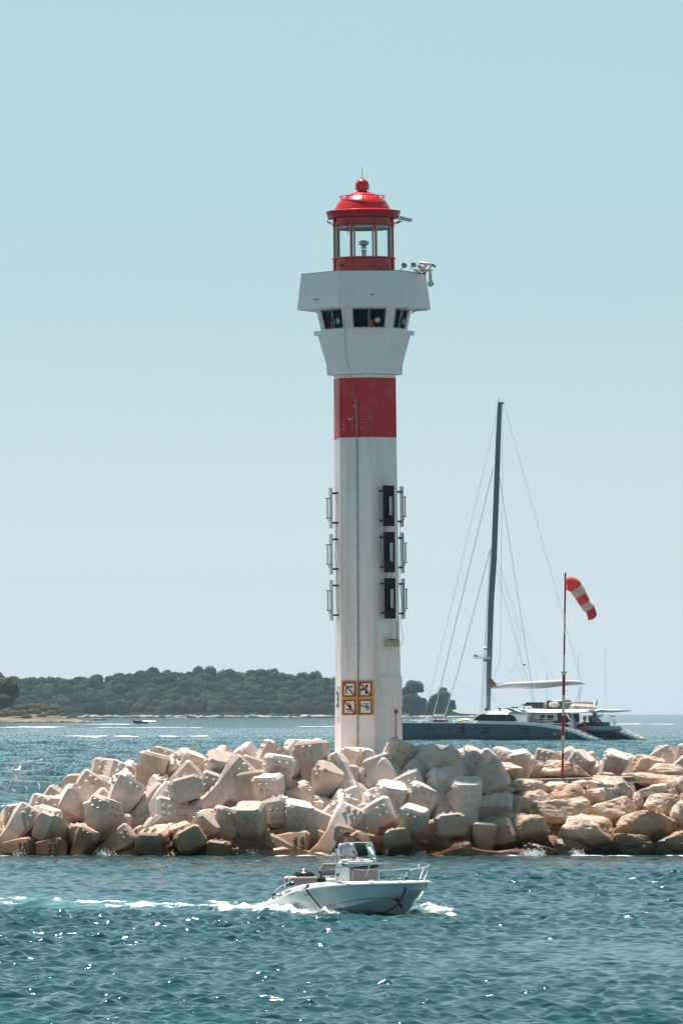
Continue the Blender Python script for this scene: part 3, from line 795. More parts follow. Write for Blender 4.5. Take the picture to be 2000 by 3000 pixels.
M_spray = mat('spray_white', (0.85, 0.87, 0.87), 0.5, var=0.02)

# spray drops thrown up along the hull and the bow: one object
spm = MB(); r3 = random.Random(21)
def drop(x, y, z, r):
    spm.add([(x-r, y, z), (x+r, y, z), (x, y-r, z), (x, y+r, z), (x, y, z-r), (x, y, z+r)], [(0,2,5),(2,1,5),(1,3,5),(3,0,5),(2,0,4),(1,2,4),(3,1,4),(0,3,4)])
for _ in range(5200):
    t = r3.random()
    if t < 0.55: u = r3.uniform(-1.2, 3.3); v = 1.05 + abs(r3.gauss(0.05, 0.16)); hz = abs(r3.gauss(0, 0.055))
    elif t < 0.85: u = r3.uniform(1.4, 4.4); v = -3.2 + 0.46*u + r3.gauss(0, 0.16); hz = abs(r3.gauss(0.03, 0.07))
    else: u = r3.gauss(-0.6, 0.7); v = r3.uniform(-1, 1.2); hz = abs(r3.gauss(0, 0.08))
    x = BO[0] + u*BF[0] + v*BS[0]; y = BO[1] + u*BF[1] + v*BS[1]
    drop(x, y, 0.02 + hz, r3.uniform(0.004, 0.012))
for cx in (298, 318, 985, 1000, 1232, 1560, 1545, 1575, 1690, 740, 60):
    for _ in range(170):
        p = W(cx + r3.gauss(0, 11), 2500, 229.3 + r3.gauss(0, 0.2)); drop(p.x, p.y, abs(r3.gauss(0.02, 0.10)), r3.uniform(0.006, 0.018))
o = spm.build('sea_spray', M_spray); o['kind'] = 'stuff'
# ------------------------------------------------------------------ breakwater
def stone_mat(name, c1, c2, c3, wet, rough=0.85, bump=0.5, bscale=9.0, scale=0.5, cracks=0.0, pit=0.72, wetr=0.35, tide=(0.36, 0.20, 0.105), stain=(0.42, 0.23, 0.12)):
    m = bpy.data.materials.new(name); m.use_nodes = True
    nt = m.node_tree; N = nt.nodes; L = nt.links; bs = N['Principled BSDF']
    g = N.new('ShaderNodeNewGeometry'); tc = N.new('ShaderNodeTexCoord'); oi = N.new('ShaderNodeObjectInfo')
    ad = N.new('ShaderNodeVectorMath'); ad.operation = 'ADD'
    mu = N.new('ShaderNodeMath'); mu.operation = 'MULTIPLY'; mu.inputs[1].default_value = 37.0
    L.new(oi.outputs['Random'], mu.inputs[0]); L.new(tc.outputs['Object'], ad.inputs[0]); L.new(mu.outputs[0], ad.inputs[1])
    n1 = N.new('ShaderNodeTexNoise'); n1.inputs['Scale'].default_value = scale; n1.inputs['Detail'].default_value = 6; n1.inputs['Distortion'].default_value = 0.6
    L.new(ad.outputs[0], n1.inputs['Vector'])
    rp = N.new('ShaderNodeValToRGB'); e = rp.color_ramp.elements
    e[0].position = 0.34; e[0].color = (*c1, 1); e[1].position = 0.68; e[1].color = (*c3, 1)
    x = e.new(0.5); x.color = (*c2, 1)
    L.new(n1.outputs['Fac'], rp.inputs['Fac'])
    # per object tint
    hv = N.new('ShaderNodeHueSaturation'); L.new(rp.outputs[0], hv.inputs['Color'])
    m2 = N.new('ShaderNodeMapRange'); m2.inputs[3].default_value = 0.84; m2.inputs[4].default_value = 1.12
    L.new(oi.outputs['Random'], m2.inputs[0]); L.new(m2.outputs[0], hv.inputs['Value'])
    m3 = N.new('ShaderNodeMath'); m3.operation = 'FRACT'; m4 = N.new('ShaderNodeMath'); m4.operation = 'MULTIPLY'; m4.inputs[1].default_value = 91.7
    L.new(oi.outputs['Random'], m4.inputs[0]); L.new(m4.outputs[0], m3.inputs[0])
    m5 = N.new('ShaderNodeMapRange'); m5.inputs[3].default_value = 0.8; m5.inputs[4].default_value = 1.25
    L.new(m3.outputs[0], m5.inputs[0]); L.new(m5.outputs[0], hv.inputs['Saturation'])
    # small pits and stains
    n2 = N.new('ShaderNodeTexNoise'); n2.inputs['Scale'].default_value = 5.0; n2.inputs['Detail'].default_value = 8; L.new(ad.outputs[0], n2.inputs['Vector'])
    r2_ = N.new('ShaderNodeMapRange'); r2_.inputs[1].default_value = 0.36; r2_.inputs[2].default_value = 0.62; r2_.inputs[3].default_value = pit; r2_.inputs[4].default_value = 1.03
    L.new(n2.outputs['Fac'], r2_.inputs[0])
    mm = N.new('ShaderNodeMixRGB'); mm.blend_type = 'MULTIPLY'; mm.inputs[0].default_value = 1.0
    L.new(hv.outputs[0], mm.inputs[1]); L.new(r2_.outputs[0], mm.inputs[2])
    n5 = N.new('ShaderNodeTexNoise'); n5.inputs['Scale'].default_value = 1.15; n5.inputs['Detail'].default_value = 9; n5.inputs['Roughness'].default_value = 0.65; L.new(ad.outputs[0], n5.inputs['Vector'])
    r5 = N.new('ShaderNodeMapRange'); r5.inputs[1].default_value = 0.56; r5.inputs[2].default_value = 0.72; r5.inputs[4].default_value = 0.55; L.new(n5.outputs['Fac'], r5.inputs[0])
    m6 = N.new('ShaderNodeMixRGB'); m6.inputs[2].default_value = (*stain, 1); L.new(r5.outputs[0], m6.inputs[0]); L.new(mm.outputs[0], m6.inputs[1]); mm = m6
    # tide line: wet, algae-brown stone up to a ragged height above the sea
    sp = N.new('ShaderNodeSeparateXYZ'); L.new(g.outputs['Position'], sp.inputs[0])
    n3 = N.new('ShaderNodeTexNoise'); n3.inputs['Scale'].default_value = 0.9; n3.inputs['Detail'].default_value = 5; L.new(g.outputs['Position'], n3.inputs['Vector'])
    sb = N.new('ShaderNodeMath'); sb.operation = 'MULTIPLY_ADD'; sb.inputs[1].default_value = -1.1; L.new(n3.outputs['Fac'], sb.inputs[0]); L.new(sp.outputs['Z'], sb.inputs[2])
    wt = N.new('ShaderNodeMapRange'); wt.inputs[1].default_value = 0.28; wt.inputs[2].default_value = -0.25; wt.inputs[3].default_value = 0; wt.inputs[4].default_value = 1
    L.new(sb.outputs[0], wt.inputs[0])
    w2 = N.new('ShaderNodeMapRange'); w2.inputs[1].default_value = 0.95; w2.inputs[2].default_value = 0.05; w2.inputs[4].default_value = 0.85; L.new(sb.outputs[0], w2.inputs[0])
    m7 = N.new('ShaderNodeMixRGB'); m7.inputs[2].default_value = (*tide, 1); L.new(w2.outputs[0], m7.inputs[0]); L.new(mm.outputs[0], m7.inputs[1]); mm = m7
    mw = N.new('ShaderNodeMixRGB'); mw.inputs[2].default_value = (*wet, 1); L.new(wt.outputs[0], mw.inputs[0]); L.new(mm.outputs[0], mw.inputs[1])
    L.new(mw.outputs[0], bs.inputs['Base Color'])
    rr = N.new('ShaderNodeMapRange'); rr.inputs[3].default_value = rough; rr.inputs[4].default_value = wetr
    L.new(wt.outputs[0], rr.inputs[0]); L.new(rr.outputs[0], bs.inputs['Roughness'])
    nb = N.new('ShaderNodeTexNoise'); nb.inputs['Scale'].default_value = bscale; nb.inputs['Detail'].default_value = 10; nb.inputs['Roughness'].default_value = 0.62
    L.new(ad.outputs[0], nb.inputs['Vector'])
    bp = N.new('ShaderNodeBump'); bp.inputs['Strength'].default_value = bump; bp.inputs['Distance'].default_value = 0.06
    L.new(nb.outputs['Fac'], bp.inputs['Height']); last = bp
    if cracks:
        vo = N.new('ShaderNodeTexVoronoi'); vo.feature = 'DISTANCE_TO_EDGE'; vo.inputs['Scale'].default_value = 1.3
        nd = N.new('ShaderNodeTexNoise'); nd.inputs['Scale'].default_value = 2.5; nd.inputs['Detail'].default_value = 5
        L.new(ad.outputs[0], nd.inputs['Vector'])
        va = N.new('ShaderNodeVectorMath'); va.operation = 'ADD'; L.new(ad.outputs[0], va.inputs[0]); L.new(nd.outputs['Color'], va.inputs[1]); L.new(va.outputs[0], vo.inputs['Vector'])
        mr = N.new('ShaderNodeMapRange'); mr.inputs[1].default_value = 0; mr.inputs[2].default_value = 0.05; L.new(vo.outputs['Distance'], mr.inputs[0])
        b2 = N.new('ShaderNodeBump'); b2.inputs['Strength'].default_value = cracks; b2.inputs['Distance'].default_value = 0.05
        L.new(mr.outputs[0], b2.inputs['Height']); L.new(bp.outputs[0], b2.inputs['Normal']); last = b2
    L.new(last.outputs[0], bs.inputs['Normal'])
    return m
M_conc = stone_mat('block_concrete', (0.55, 0.445, 0.385), (0.64, 0.54, 0.485), (0.70, 0.61, 0.56), (0.15, 0.07, 0.03), bump=0.06, bscale=20, scale=0.7, pit=0.86)
M_rock = stone_mat('limestone', (0.47, 0.30, 0.215), (0.70, 0.56, 0.455), (0.66, 0.43, 0.31), (0.10, 0.062, 0.038), bump=1.0, bscale=4.0, scale=1.3, cracks=0.3)
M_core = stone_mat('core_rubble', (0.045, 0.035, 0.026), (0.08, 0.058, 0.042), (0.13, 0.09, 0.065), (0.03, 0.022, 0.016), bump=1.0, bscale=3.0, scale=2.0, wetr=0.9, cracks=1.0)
M_slab = stone_mat('slab_concrete', (0.34, 0.29, 0.25), (0.40, 0.34, 0.30), (0.45, 0.38, 0.33), (0.2, 0.12, 0.06), bump=0.3)

# slope of the armour face
SY0, SD = 229.6, 1.55
def slope_pt(px, py, inset=0.0):
    z = 0.0
    for _ in range(8):
        Y = SY0 + SD*max(z, -0.5) + inset; z = H - (py - EY)*Y/F
    return W(px, py, Y)
# rubble core under the armour
crest = [(-400, 2480), (-80, 2420), (0, 2400), (110, 2370), (200, 2330), (260, 2270), (340, 2258), (470, 2232), (580, 2212), (760, 2205), (1000, 2225), (1200, 2210), (1300, 2240), (1380, 2262), (1560, 2285), (1800, 2282), (2100, 2280), (2600, 2280)]
core = MB(); rows = []
XS = list(np.linspace(-400, 2600, 301))
for px in XS:
    cy = np.interp(px, [c[0] for c in crest], [c[1] for c in crest]) + 14
    top = slope_pt(px, cy, 1.0)
    zt_ = top.z
    pr = []
    y0 = SY0 + 0.95
    for j in range(25):
        t = j/24
        z = -1.2 + (zt_ + 1.2)*t
        y = y0 + SD*z
        n_ = noise.noise(Vector((px*0.02, z*1.3, 0)))*0.35 + noise.noise(Vector((px*0.05, z*3.6, 4)))*0.22
        pr.append(((px-1000)*y/F, y + n_, z + n_*0.3))
    yb = pr[-1][1]
    pr.append(((px-1000)*yb/F, yb + 7.5, zt_ - 0.15 + noise.noise(Vector((px*0.03, 5, 0)))*0.1)); pr.append(((px-1000)*yb/F, yb + 13, -1.5))
    rows.append(pr)
core.loft(rows, cap=True, close=False)
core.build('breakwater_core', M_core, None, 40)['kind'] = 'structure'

# pale slab hidden behind the crest, added to bounce light onto the tower
wk_ = MB(); wk_.bbox((0, 0, 0), (8.0, 7.6, 0.5), 0.03)
o = wk_.build('bounce_slab', M_conc); o.location = (-0.3, 240.6, 3.05); o['kind'] = 'structure'

# ---- concrete armour block: two bow-tie bars crossing at right angles, studded faces
def oct_ring(cx, hz, ty, ch=0.42, yoff=0.0):
    """octagonal section at x = cx: half-height hz (z), half-thickness ty (y)"""
    a, b = hz*(1-ch), ty*(1-ch)
    return [(cx, yoff-ty, -a), (cx, yoff-ty, a), (cx, yoff-b, hz), (cx, yoff+b, hz), (cx, yoff+ty, a), (cx, yoff+ty, -a), (cx, yoff+b, -hz), (cx, yoff-b, -hz)]
def stud(mb, c, n, t, s, h, M=None):
    n = Vector(n); t = Vector(t); b = n.cross(t); c = Vector(c) - n*0.02
    vs = [c + t*s + b*s, c - t*s + b*s, c - t*s - b*s, c + t*s - b*s, c + n*(h + 0.02)]
    mb.add(vs, [(0,1,4),(1,2,4),(2,3,4),(3,0,4)], M)
def block_mesh(v):
    mb = MB(); r_ = random.Random(100 + v)
    q = 1 + r_.uniform(-.04, .04)
    def bar(M, yoff):
        hh, tt = .46*r_.uniform(.95, 1.05), .37
        secs = [(-1.46, hh*.84, tt*.82, .30), (-1.37, hh, tt, .28), (-.98, hh*.99, tt*.99, .29), (-.30, .31, .33, .22), (.30, .31, .33, .22), (.98, hh*.99, tt*.99, .29), (1.37, hh, tt, .28), (1.46, hh*.84, tt*.82, .30)]
        mb.loft([oct_ring(x*q, hz, ty, ch_, yoff) for x, hz, ty, ch_ in secs], M)
        sg_ = -1 if yoff < 0 else 1
        for sx in (-1, 1):
            for dx in (1.06, 1.28):
                for dz in (-.20, .04):
                    stud(mb, (sx*dx*q, yoff + sg_*tt, dz + .05), (0, sg_, 0), (1, 0, 0), .075, .10, M)
            for dx in (1.08, 1.29):
                for dy in (-.13, .11):
                    stud(mb, (sx*dx*q, yoff + dy, hh), (0, 0, 1), (1, 0, 0), .07, .09, M)
    bar(None, -0.40)
    bar(Matrix.Rotation(R(90), 4, 'Y'), 0.40)
    # short core joining the two bars
    def rg(y, w): return [(-w, y, -w*.45), (-w*.45, y, -w), (w*.45, y, -w), (w, y, -w*.45), (w, y, w*.45), (w*.45, y, w), (-w*.45, y, w), (-w, y, w*.45)]
    mb.loft([rg(-.5, .36), rg(.5, .36)])
    o = mb.build('armour_block', M_conc)
    me_ = o.data; bpy.data.objects.remove(o)
    return me_
BM = [block_mesh(i) for i in range(4)]
blocks = []   # px, py, angle, scale, extra depth
def c1(L_): return [(x/2.24, 2130 + y/2.24, a) for x, y, a in L_]
def c2(L_): return [(600 + x/2.24, 2130 + y/2.24, a) for x, y, a in L_]
def c3(L_): return [(1200 + x/1.96, 2130 + y/1.96, a) for x, y, a in L_]
LB = c1([(30,625,80),(120,600,75),(235,575,90),(300,660,20),(60,760,60),(215,780,0),(290,460,70),(395,520,90),(500,370,60),(580,350,45),(565,500,0),(690,360,90),(670,250,70),(700,590,60),(540,720,75),(640,650,0),(700,710,0),(850,640,60),(850,350,10),(930,440,165),(1020,500,165),(1000,230,70),(1060,300,100),(930,300,20),(1150,230,60),(1190,330,0),(1240,360,150),(1340,180,60),(1320,260,45),(1440,230,20),(1380,350,60),(1400,450,60),(1220,470,30),(1240,620,5),(1400,600,15),(990,640,45),(960,720,50),(770,830,20),(990,850,20),(1080,760,0),(1270,750,60),(1250,850,10),(1420,780,60),(350,610,30),(470,800,60),(850,740,20)])
LB += c2([(230,190,60),(420,170,110),(620,170,0),(710,190,100),(800,170,30),(880,230,60),(1000,260,60),(1090,150,60),(1110,260,120),(1220,190,60),(1340,190,60),(1400,260,20),(1500,230,60),(1280,310,30),(640,310,160),(770,350,80),(870,380,60),(310,330,45),(480,340,60),(430,460,60),(250,440,150),(300,570,0),(480,570,80),(720,500,165),(900,540,165),(1010,410,130),(1190,440,30),(1150,570,60),(1440,370,45),(1500,480,60),(1310,620,80),(1390,510,70),(720,630,50),(870,670,0),(1000,660,40),(170,700,60),(100,800,30),(360,730,90),(530,700,80),(620,780,15),(400,820,0),(820,790,60),(1080,760,170),(1350,760,60),(1240,830,10),(1470,680,60),(600,440,0),(60,260,30),(160,260,60),(560,640,0),(700,760,80),(960,780,0),(1530,590,70)])
LB += c3([(190,400,60),(330,480,90),(325,590,90),(370,430,60),(190,660,20),(360,680,0),(60,270,60),(130,300,120),(200,230,60),(310,370,120),(250,310,0),(20,640,80),(90,560,30),(430,640,80),(250,520,60)])
order_rows = []
OUT = [(-60,2385),(0,2367),(76,2353),(107,2322),(147,2308),(196,2277),(232,2253),(268,2210),(312,2206),(348,2237),(393,2228),(420,2198),(464,2190),(549,2197),(576,2172),(625,2190),(696,2186),(778,2163),(823,2175),(868,2170),(912,2161),(957,2174),(993,2181),(1046,2197),(1109,2162),(1140,2163),(1198,2170),(1238,2179),(1302,2190),(1363,2186),(1414,2199),(1470,2190),(1547,2201),(1618,2190),(1680,2192),(1730,2206),(1812,2194),(1863,2222),(1909,2192),(1990,2182),(2100,2190)]
ox, oy = [a for a, b in OUT], [b for a, b in OUT]
def under_outline(o, slack=6):
    """lower a block until it stays inside the heap's measured profile"""
    M = o.matrix_world; worst = 0
    for v in o.data.vertices:
        p = M @ v.co; px = 1000 + p.x*F/p.y; py = EY + (H - p.z)*F/p.y
        worst = max(worst, np.interp(px, ox, oy) - slack - py)
    if worst > 0: o.matrix_world = Matrix.Translation((0, 0, -worst*M.translation.y/F)) @ M
def place_block(px, py, a, inset, s=1.0, fixedY=None, seed=0):
    r_ = random.Random(seed)
    p = slope_pt(px, py, inset) if fixedY is None else W(px, py, fixedY)
    o = bpy.data.objects.new('armour_block', BM[r_.randrange(4)]); col.objects.link(o)
    rot = Matrix.Rotation(R(-(a + r_.uniform(-22, 22))), 4, 'Y') @ Matrix.Rotation(R(r_.uniform(-34, 34)), 4, 'Z') @ Matrix.Rotation(R(r_.uniform(-34, 24)), 4, 'X')
    if r_.random() < 0.15: rot = Matrix.Rotation(R(r_.uniform(-25, 25)), 4, 'Z') @ rot @ Matrix.Rotation(R(90), 4, 'X')
    o.matrix_world = Matrix.Translation(p) @ rot @ Matrix.Scale(s*r_.uniform(.9, 1.04), 4)
    under_outline(o)
    order_rows.append((o, px, py, a))
    return o
kept = []
for n_, (px, py, a) in enumerate(LB):
    if any(abs(px - q[0]) < 54 and abs(py - q[1]) < 39 for q in kept): continue
    kept.append((px, py))
    place_block(px, py + 12, a, 0.70 + random.Random(n_).uniform(-.5, .5), 1.10, seed=n_*7 + 1)
# blocks half under water along the front, and behind the crest on the left
for n_, (px, py, a) in enumerate([(20, 2490, 10), (105, 2492, 0), (320, 2494, 30), (440, 2500, 40), (560, 2504, 20), (660, 2500, 0), (760, 2504, 10), (880, 2506, 0), (1010, 2506, 20), (1150, 2505, 0), (1290, 2500, 0), (1420, 2506, 0), (240, 2500, 80)]):
    place_block(px, py + 16, a, 0.55, 0.85, seed=900 + n_)
RB = c3([(195,175,60),(300,205,60),(360,170,30),(440,205,60),(525,180,60),(590,215,70),(650,190,20),(770,190,60),(725,250,30),(930,190,70),(985,225,20),(1050,200,30),(1105,215,50),(1185,200,80),(1235,190,60),(1290,230,20),(1395,185,60),(1450,210,60),(1505,215,30),(1560,205,90),(1640,200,60),(1700,210,20)])
blk_n = len(order_rows)
for n_, (px, py, a) in enumerate(RB):
    place_block(px, py + 20, a, 0, 0.90, fixedY=241.3 + (n_ % 3)*0.6, seed=500 + n_)
ORD = lambda n: f"{n}{'th' if 10 <= n % 100 <= 20 else {1:'st',2:'nd',3:'rd'}.get(n % 10, 'th')}"
def row_of(py):
    return ('wet bottom row' if py > 2465 else 'second row up' if py > 2415 else 'third row up' if py > 2355 else 'fourth row up' if py > 2295 else 'row under the crest' if py > 2245 else 'top row')
rowsd = {}
for i, (o, px, py, a) in enumerate(order_rows):
    key = row_of(py) if i < blk_n else 'BACK'
    rowsd.setdefault(key, []).append((px, o, a))
for key, lst in rowsd.items():
    lst.sort(key=lambda t: t[0])
    for n, (px, o, a) in enumerate(lst):
        att = 'lying' if (a % 180 < 25 or a % 180 > 155) else 'upright' if 75 <= a % 180 <= 105 else 'slanting'
        if key == 'BACK': tag(o, f'{att} pale concrete block behind the boulders, {ORD(n+1)} right of the lighthouse', 'concrete block', 'concrete armour blocks behind the boulders')
        else: tag(o, f'{att} studded concrete block in the {key}, {ORD(n+1)} from the left', 'concrete block', 'concrete armour blocks round the lighthouse')

# ---- limestone boulders on the right
def boulder_mesh(seed, w, d, h, sub=36):
    r_ = random.Random(seed); mb = MB()
    planes = []
    for _ in range(20):
        n = Vector((r_.gauss(0, 1), r_.gauss(0, 1), r_.gauss(0, .8))).normalized(); planes.append((n, r_.uniform(.62, .90)))
    off = Vector((seed*3.7, seed*1.3, 0))
    vs = []; fs = []; n = sub
    for i in range(n + 1):
        a = math.pi*i/n
        for j in range(2*n):
            t = math.pi*j/n
            p = Vector((math.sin(a)*math.cos(t), math.sin(a)*math.sin(t), -math.cos(a)))
            # blocky super-ellipsoid, cut by planes, then roughened
            pw = 0.72
            m = (abs(p.x)**(2/pw) + abs(p.y)**(2/pw) + abs(p.z)**(2/pw))**(-pw/2)
            rr = min(m, 1.35)*1.0
            for (nn, dd) in planes:
                c = p.dot(nn)
                if c > 0.05: rr = min(rr, dd/c*1.02)
            rr *= 1 + 0.09*noise.noise(p*1.6 + off) + 0.05*noise.noise(p*4.2 + off) + 0.05*(1 - abs(noise.noise(p*6 + off))*2) + 0.016*noise.noise(p*17 + off)
            vs.append((p.x*rr*w/2, p.y*rr*d/2, p.z*rr*h/2))
    for i in range(n):
        for j in range(2*n):
            j2 = (j + 1) % (2*n)
            fs.append((i*2*n+j, i*2*n+j2, (i+1)*2*n+j2, (i+1)*2*n+j))
    mb.add(vs, fs)
    return mb
BL = [(355,205,632,325,1),(688,205,790,275,1),(690,215,1030,310,1),(1255,172,1475,290,1),(1350,222,1570,290,1),(1060,265,1185,295,1),(1400,262,1490,292,1),
 (405,300,525,355,0),(375,318,615,408,0),(515,308,765,372,0),(690,333,810,385,0),(590,372,845,515,0),(795,342,1015,438,0),(985,298,1300,435,0),(745,318,935,368,0),(915,308,1070,350,0),
 (475,380,610,470,0),(415,392,580,540,0),(550,415,720,540,0),(720,410,1050,592,0),(980,360,1222,465,0),(1012,420,1325,582,0),(1262,380,1348,490,0),(1275,343,1545,420,0),(1265,283,1570,358,0),(1475,300,1640,395,0),(1315,408,1565,510,0),(1485,440,1680,600,0),(1540,385,1720,480,0),
 (450,505,778,695,0),(822,526,1228,730,0),(1135,495,1550,662,0),
 (660,676,840,750,0),(805,650,1015,742,0),(1135,625,1420,740,0),(1415,602,1680,740,0),(980,640,1150,740,0),(255,248,335,320,0),(395,500,470,640,0),(560,640,690,740,0),(740,560,850,700,0),(1600,560,1760,700,0)]
bl = []
for i, (x0, y0, x1, y1, back) in enumerate(BL):
    cx, cy = 1200 + (x0 + x1)/2/1.96, 2130 + (y0 + y1)/2/1.96
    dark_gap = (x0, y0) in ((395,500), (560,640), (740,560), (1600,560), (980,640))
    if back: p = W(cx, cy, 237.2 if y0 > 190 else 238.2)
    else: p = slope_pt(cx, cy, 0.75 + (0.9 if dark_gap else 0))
    kk = p.y/F; w_, h_ = (x1 - x0)/1.96*kk*1.04, (y1 - y0)/1.96*kk*1.10
    d_ = max(0.75*w_, h_*1.1) if not back else w_*0.7
    d_ = min(d_, 2.2)
    o = boulder_mesh(40 + i, w_*1.07, d_*1.05, h_*1.22).build('boulder', M_rock, None, 24)
    o.location = p
    o.rotation_euler = (R(rnd.uniform(-14, 4)), R(rnd.uniform(-7, 7)), R(rnd.uniform(-16, 16)))
    bl.append((cx, cy, o, w_*h_))
rb_ = {}
for (cx, cy, o, ar) in bl:
    key = 'on the top tier behind the slab' if cy < 2276 and cx < 2010 and cy < 2270 else 'in the upper tier below the slab' if cy < 2325 else 'in the middle tier' if cy < 2400 else 'in the lower tier' if cy < 2455 else 'in the wet bottom tier at the waterline'
    rb_.setdefault(key, []).append((cx, o, ar))
for key, lst in rb_.items():
    lst.sort(key=lambda t: t[0])
    for n, (cx, o, ar) in enumerate(lst):
        sz = 'small' if ar < 0.9 else 'big' if ar > 2.6 else 'medium'
        tag(o, f'{sz} tan limestone boulder {key}, {ORD(n+1)} from the left', 'boulder', 'limestone boulders of the breakwater')
# small filler stones low in the gaps, by hand-sized spread
for i in range(26):
    cx = rnd.uniform(1400, 2060); cy = rnd.uniform(2290, 2470)
    p = slope_pt(cx, cy, 1.25); s_ = rnd.uniform(.5, .9)
    o = boulder_mesh(300 + i, s_*1.3, s_, s_*.8, 12).build('filler_stone', M_rock, None, 50); o.location = p
    tag(o, 'small dark stone wedged in a gap between the limestone boulders', 'stone', 'small stones wedged between the boulders')
# coping slab
a_, b_ = W(1545, 2291, 235.2), W(2250, 2271, 236.0)
sl = MB(); mid = (a_ + b_)/2; L_ = (b_ - a_).length; ang = math.atan2(b_.z - a_.z, b_.x - a_.x)
sl.bbox((0, 0.9, 0), (L_, 2.0, 0.17), 0.015, Matrix.Rotation(-ang, 4, 'Y'))
o = sl.build('concrete_slab', M_slab); o.location = mid
tag(o, 'long thin concrete slab edge above the boulders at the foot of the windsock', 'slab')

# ------------------------------------------------------------------ windsock
def cloth(name, c, tr=0.6):
    m = mat(name, c, 0.8, var=0.06, scale=3, bump=0.35, bscale=5)
    N = m.node_tree.nodes; L = m.node_tree.links; t = N.new('ShaderNodeBsdfTranslucent'); x = N.new('ShaderNodeMixShader')
    t.inputs[0].default_value = (*c, 1); x.inputs[0].default_value = tr
    L.new(N['Principled BSDF'].outputs[0], x.inputs[1]); L.new(t.outputs[0], x.inputs[2]); L.new(x.outputs[0], N['Material Output'].inputs['Surface'])
    return m
M_sockred = cloth('sock_red', (0.90, 0.24, 0.26)); M_sockwhite = cloth('sock_white', (0.88, 0.84, 0.80))
M_polered = mat('pole_red', (0.40, 0.02, 0.025), 0.45, var=0.12, scale=8)
M_polewhite = mat('pole_white', (0.70, 0.64, 0.58), 0.5, var=0.08, scale=8)
WY = 235.6; wk = WY/F
wb = W(1646, 2291, WY)
ws = empty('windsock', Matrix.Translation(wb), 'red and white windsock drooping from a striped pole on the breakwater', 'windsock')
def wp(py): # point on the pole
    return Vector((9.0*(2291 - py)/613*wk, 0, (2291 - py)*wk))
C4y = lambda y: 1650 + y/1.96
seg = [(1678, C4y(92), 'g', 1.7), (C4y(92), C4y(160), 'r', 1.9), (C4y(160), C4y(288), 'r', 2.1), (C4y(288), C4y(408), 'w', 2.3), (C4y(408), C4y(523), 'r', 2.5), (C4y(523), C4y(622), 'w', 2.7),
       (C4y(622), C4y(640), 'w', 3.6), (C4y(640), C4y(758), 'r', 4.4), (C4y(758), C4y(875), 'w', 4.4), (C4y(875), C4y(990), 'r', 4.4), (C4y(990), C4y(1090), 'w', 4.4), (C4y(1090), 2292, 'r', 3.6)]
for (y0, y1, c, r_) in seg:
    MB().tube([wp(y0), wp(y1)], max(r_, 2.6)*wk*1.0, 12).build('pole_band', {'g': M_dark, 'r': M_polered, 'w': M_polewhite}[c], ws, True)
for y in (C4y(626), C4y(1025)):
    MB().box(tuple(wp(y)), (0.20, 0.12, 0.05)).box(tuple(wp(y + 4)), (0.13, 0.15, 0.10)).build('pole_clamp', M_galv, ws)
for (x, y, yy) in [(1575, 2285, -0.4), (1741, 2283, 0.2), (1677, 2284, 0.8)]:
    g = W(x, y, WY + yy) - wb
    MB().tube([wp(2058), g], 0.006, 5).build('guy_wire', M_dark, ws)
MB().bbox((0, 0, -0.02), (0.4, 0.35, 0.10), 0.01).build('base_plate', M_galv, ws)
cl = [(974, 116), (998, 116), (1020, 130), (1040, 158), (1060, 190), (1080, 224), (1096, 250), (1110, 272), (1118, 300)]
rad = [37, 41, 42, 39, 36, 33, 31, 29, 27]
cl3 = []
for (x, y) in cl:
    px, py = 1160 + x/1.96, C4y(y); cl3.append(Vector(((px - 1646)*wk, -0.1, (2291 - py)*wk)))
def sample(t):
    n = len(cl3) - 1; i = min(int(t*n), n - 1); f = t*n - i
    return cl3[i].lerp(cl3[i+1], f), (rad[i]*(1-f) + rad[i+1]*f)/1.96*wk
def sock_part(t0, t1, m_, name, crumple=0.0):
    rings = []; ns = 10
    for a in range(ns + 1):
        t = t0 + (t1 - t0)*a/ns
        p, r_ = sample(t); q, _ = sample(min(1, t + .03)); q2, _ = sample(max(0, t - .03))
        d = (q - q2).normalized(); e1 = Vector((0, 1, 0)); e2 = d.cross(e1).normalized()
        rg = []
        for b in range(32):
            th = 2*math.pi*b/32
            wv = 1 + 0.035*math.sin(th*3 + t*9) + crumple*(a/ns)*(0.35*math.sin(th*3 + 1) + 0.2*math.sin(th*5 + t*7)) - 0.02*math.cos(a/ns*2*math.pi)
            rg.append(tuple(p + (e1*math.cos(th)*(1 - crumple*0.5*a/ns) + e2*math.sin(th))*r_*wv))
        rings.append(rg)
    o = MB().loft(rings, cap=False).build(name, m_, ws, True)
    so = o.modifiers.new('cloth thickness', 'SOLIDIFY'); so.thickness = 0.008
for (t0, t1, c) in [(0, .32, 'r'), (.32, .49, 'w'), (.49, .65, 'r'), (.65, .86, 'w')]:
    sock_part(t0, t1, M_sockred if c == 'r' else M_sockwhite, 'sock_band')
# collapsed tail, flipped sideways
P = lambda x, y, yy=0: Vector(((1160 + x/1.96 - 1646)*wk, -0.1 + yy, (2291 - C4y(y))*wk))
tr_ = []
for (xl, yl, xr, yr, d) in [(1085, 283, 1128, 243, .12), (1092, 290, 1137, 262, .10), (1094, 302, 1145, 285, .10), (1100, 328, 1149, 302, .06)]:
    rg = []
    for b in range(20):
        th = 2*math.pi*b/20; c0 = (P(xl, yl) + P(xr, yr))/2; h_ = (P(xr, yr) - P(xl, yl))/2
        fold = 0.35*math.sin(th*4 + xl)
        rg.append(tuple(c0 + h_*math.cos(th) + Vector((0, d*(math.sin(th) + fold), 0)) + Vector((0, 0, 0.05*math.sin(2*th + 1)))))
    tr_.append(rg)
MB().loft(tr_, cap=False).build('sock_tail', M_sockred, ws, True).modifiers.new('t', 'SOLIDIFY').thickness = 0.008
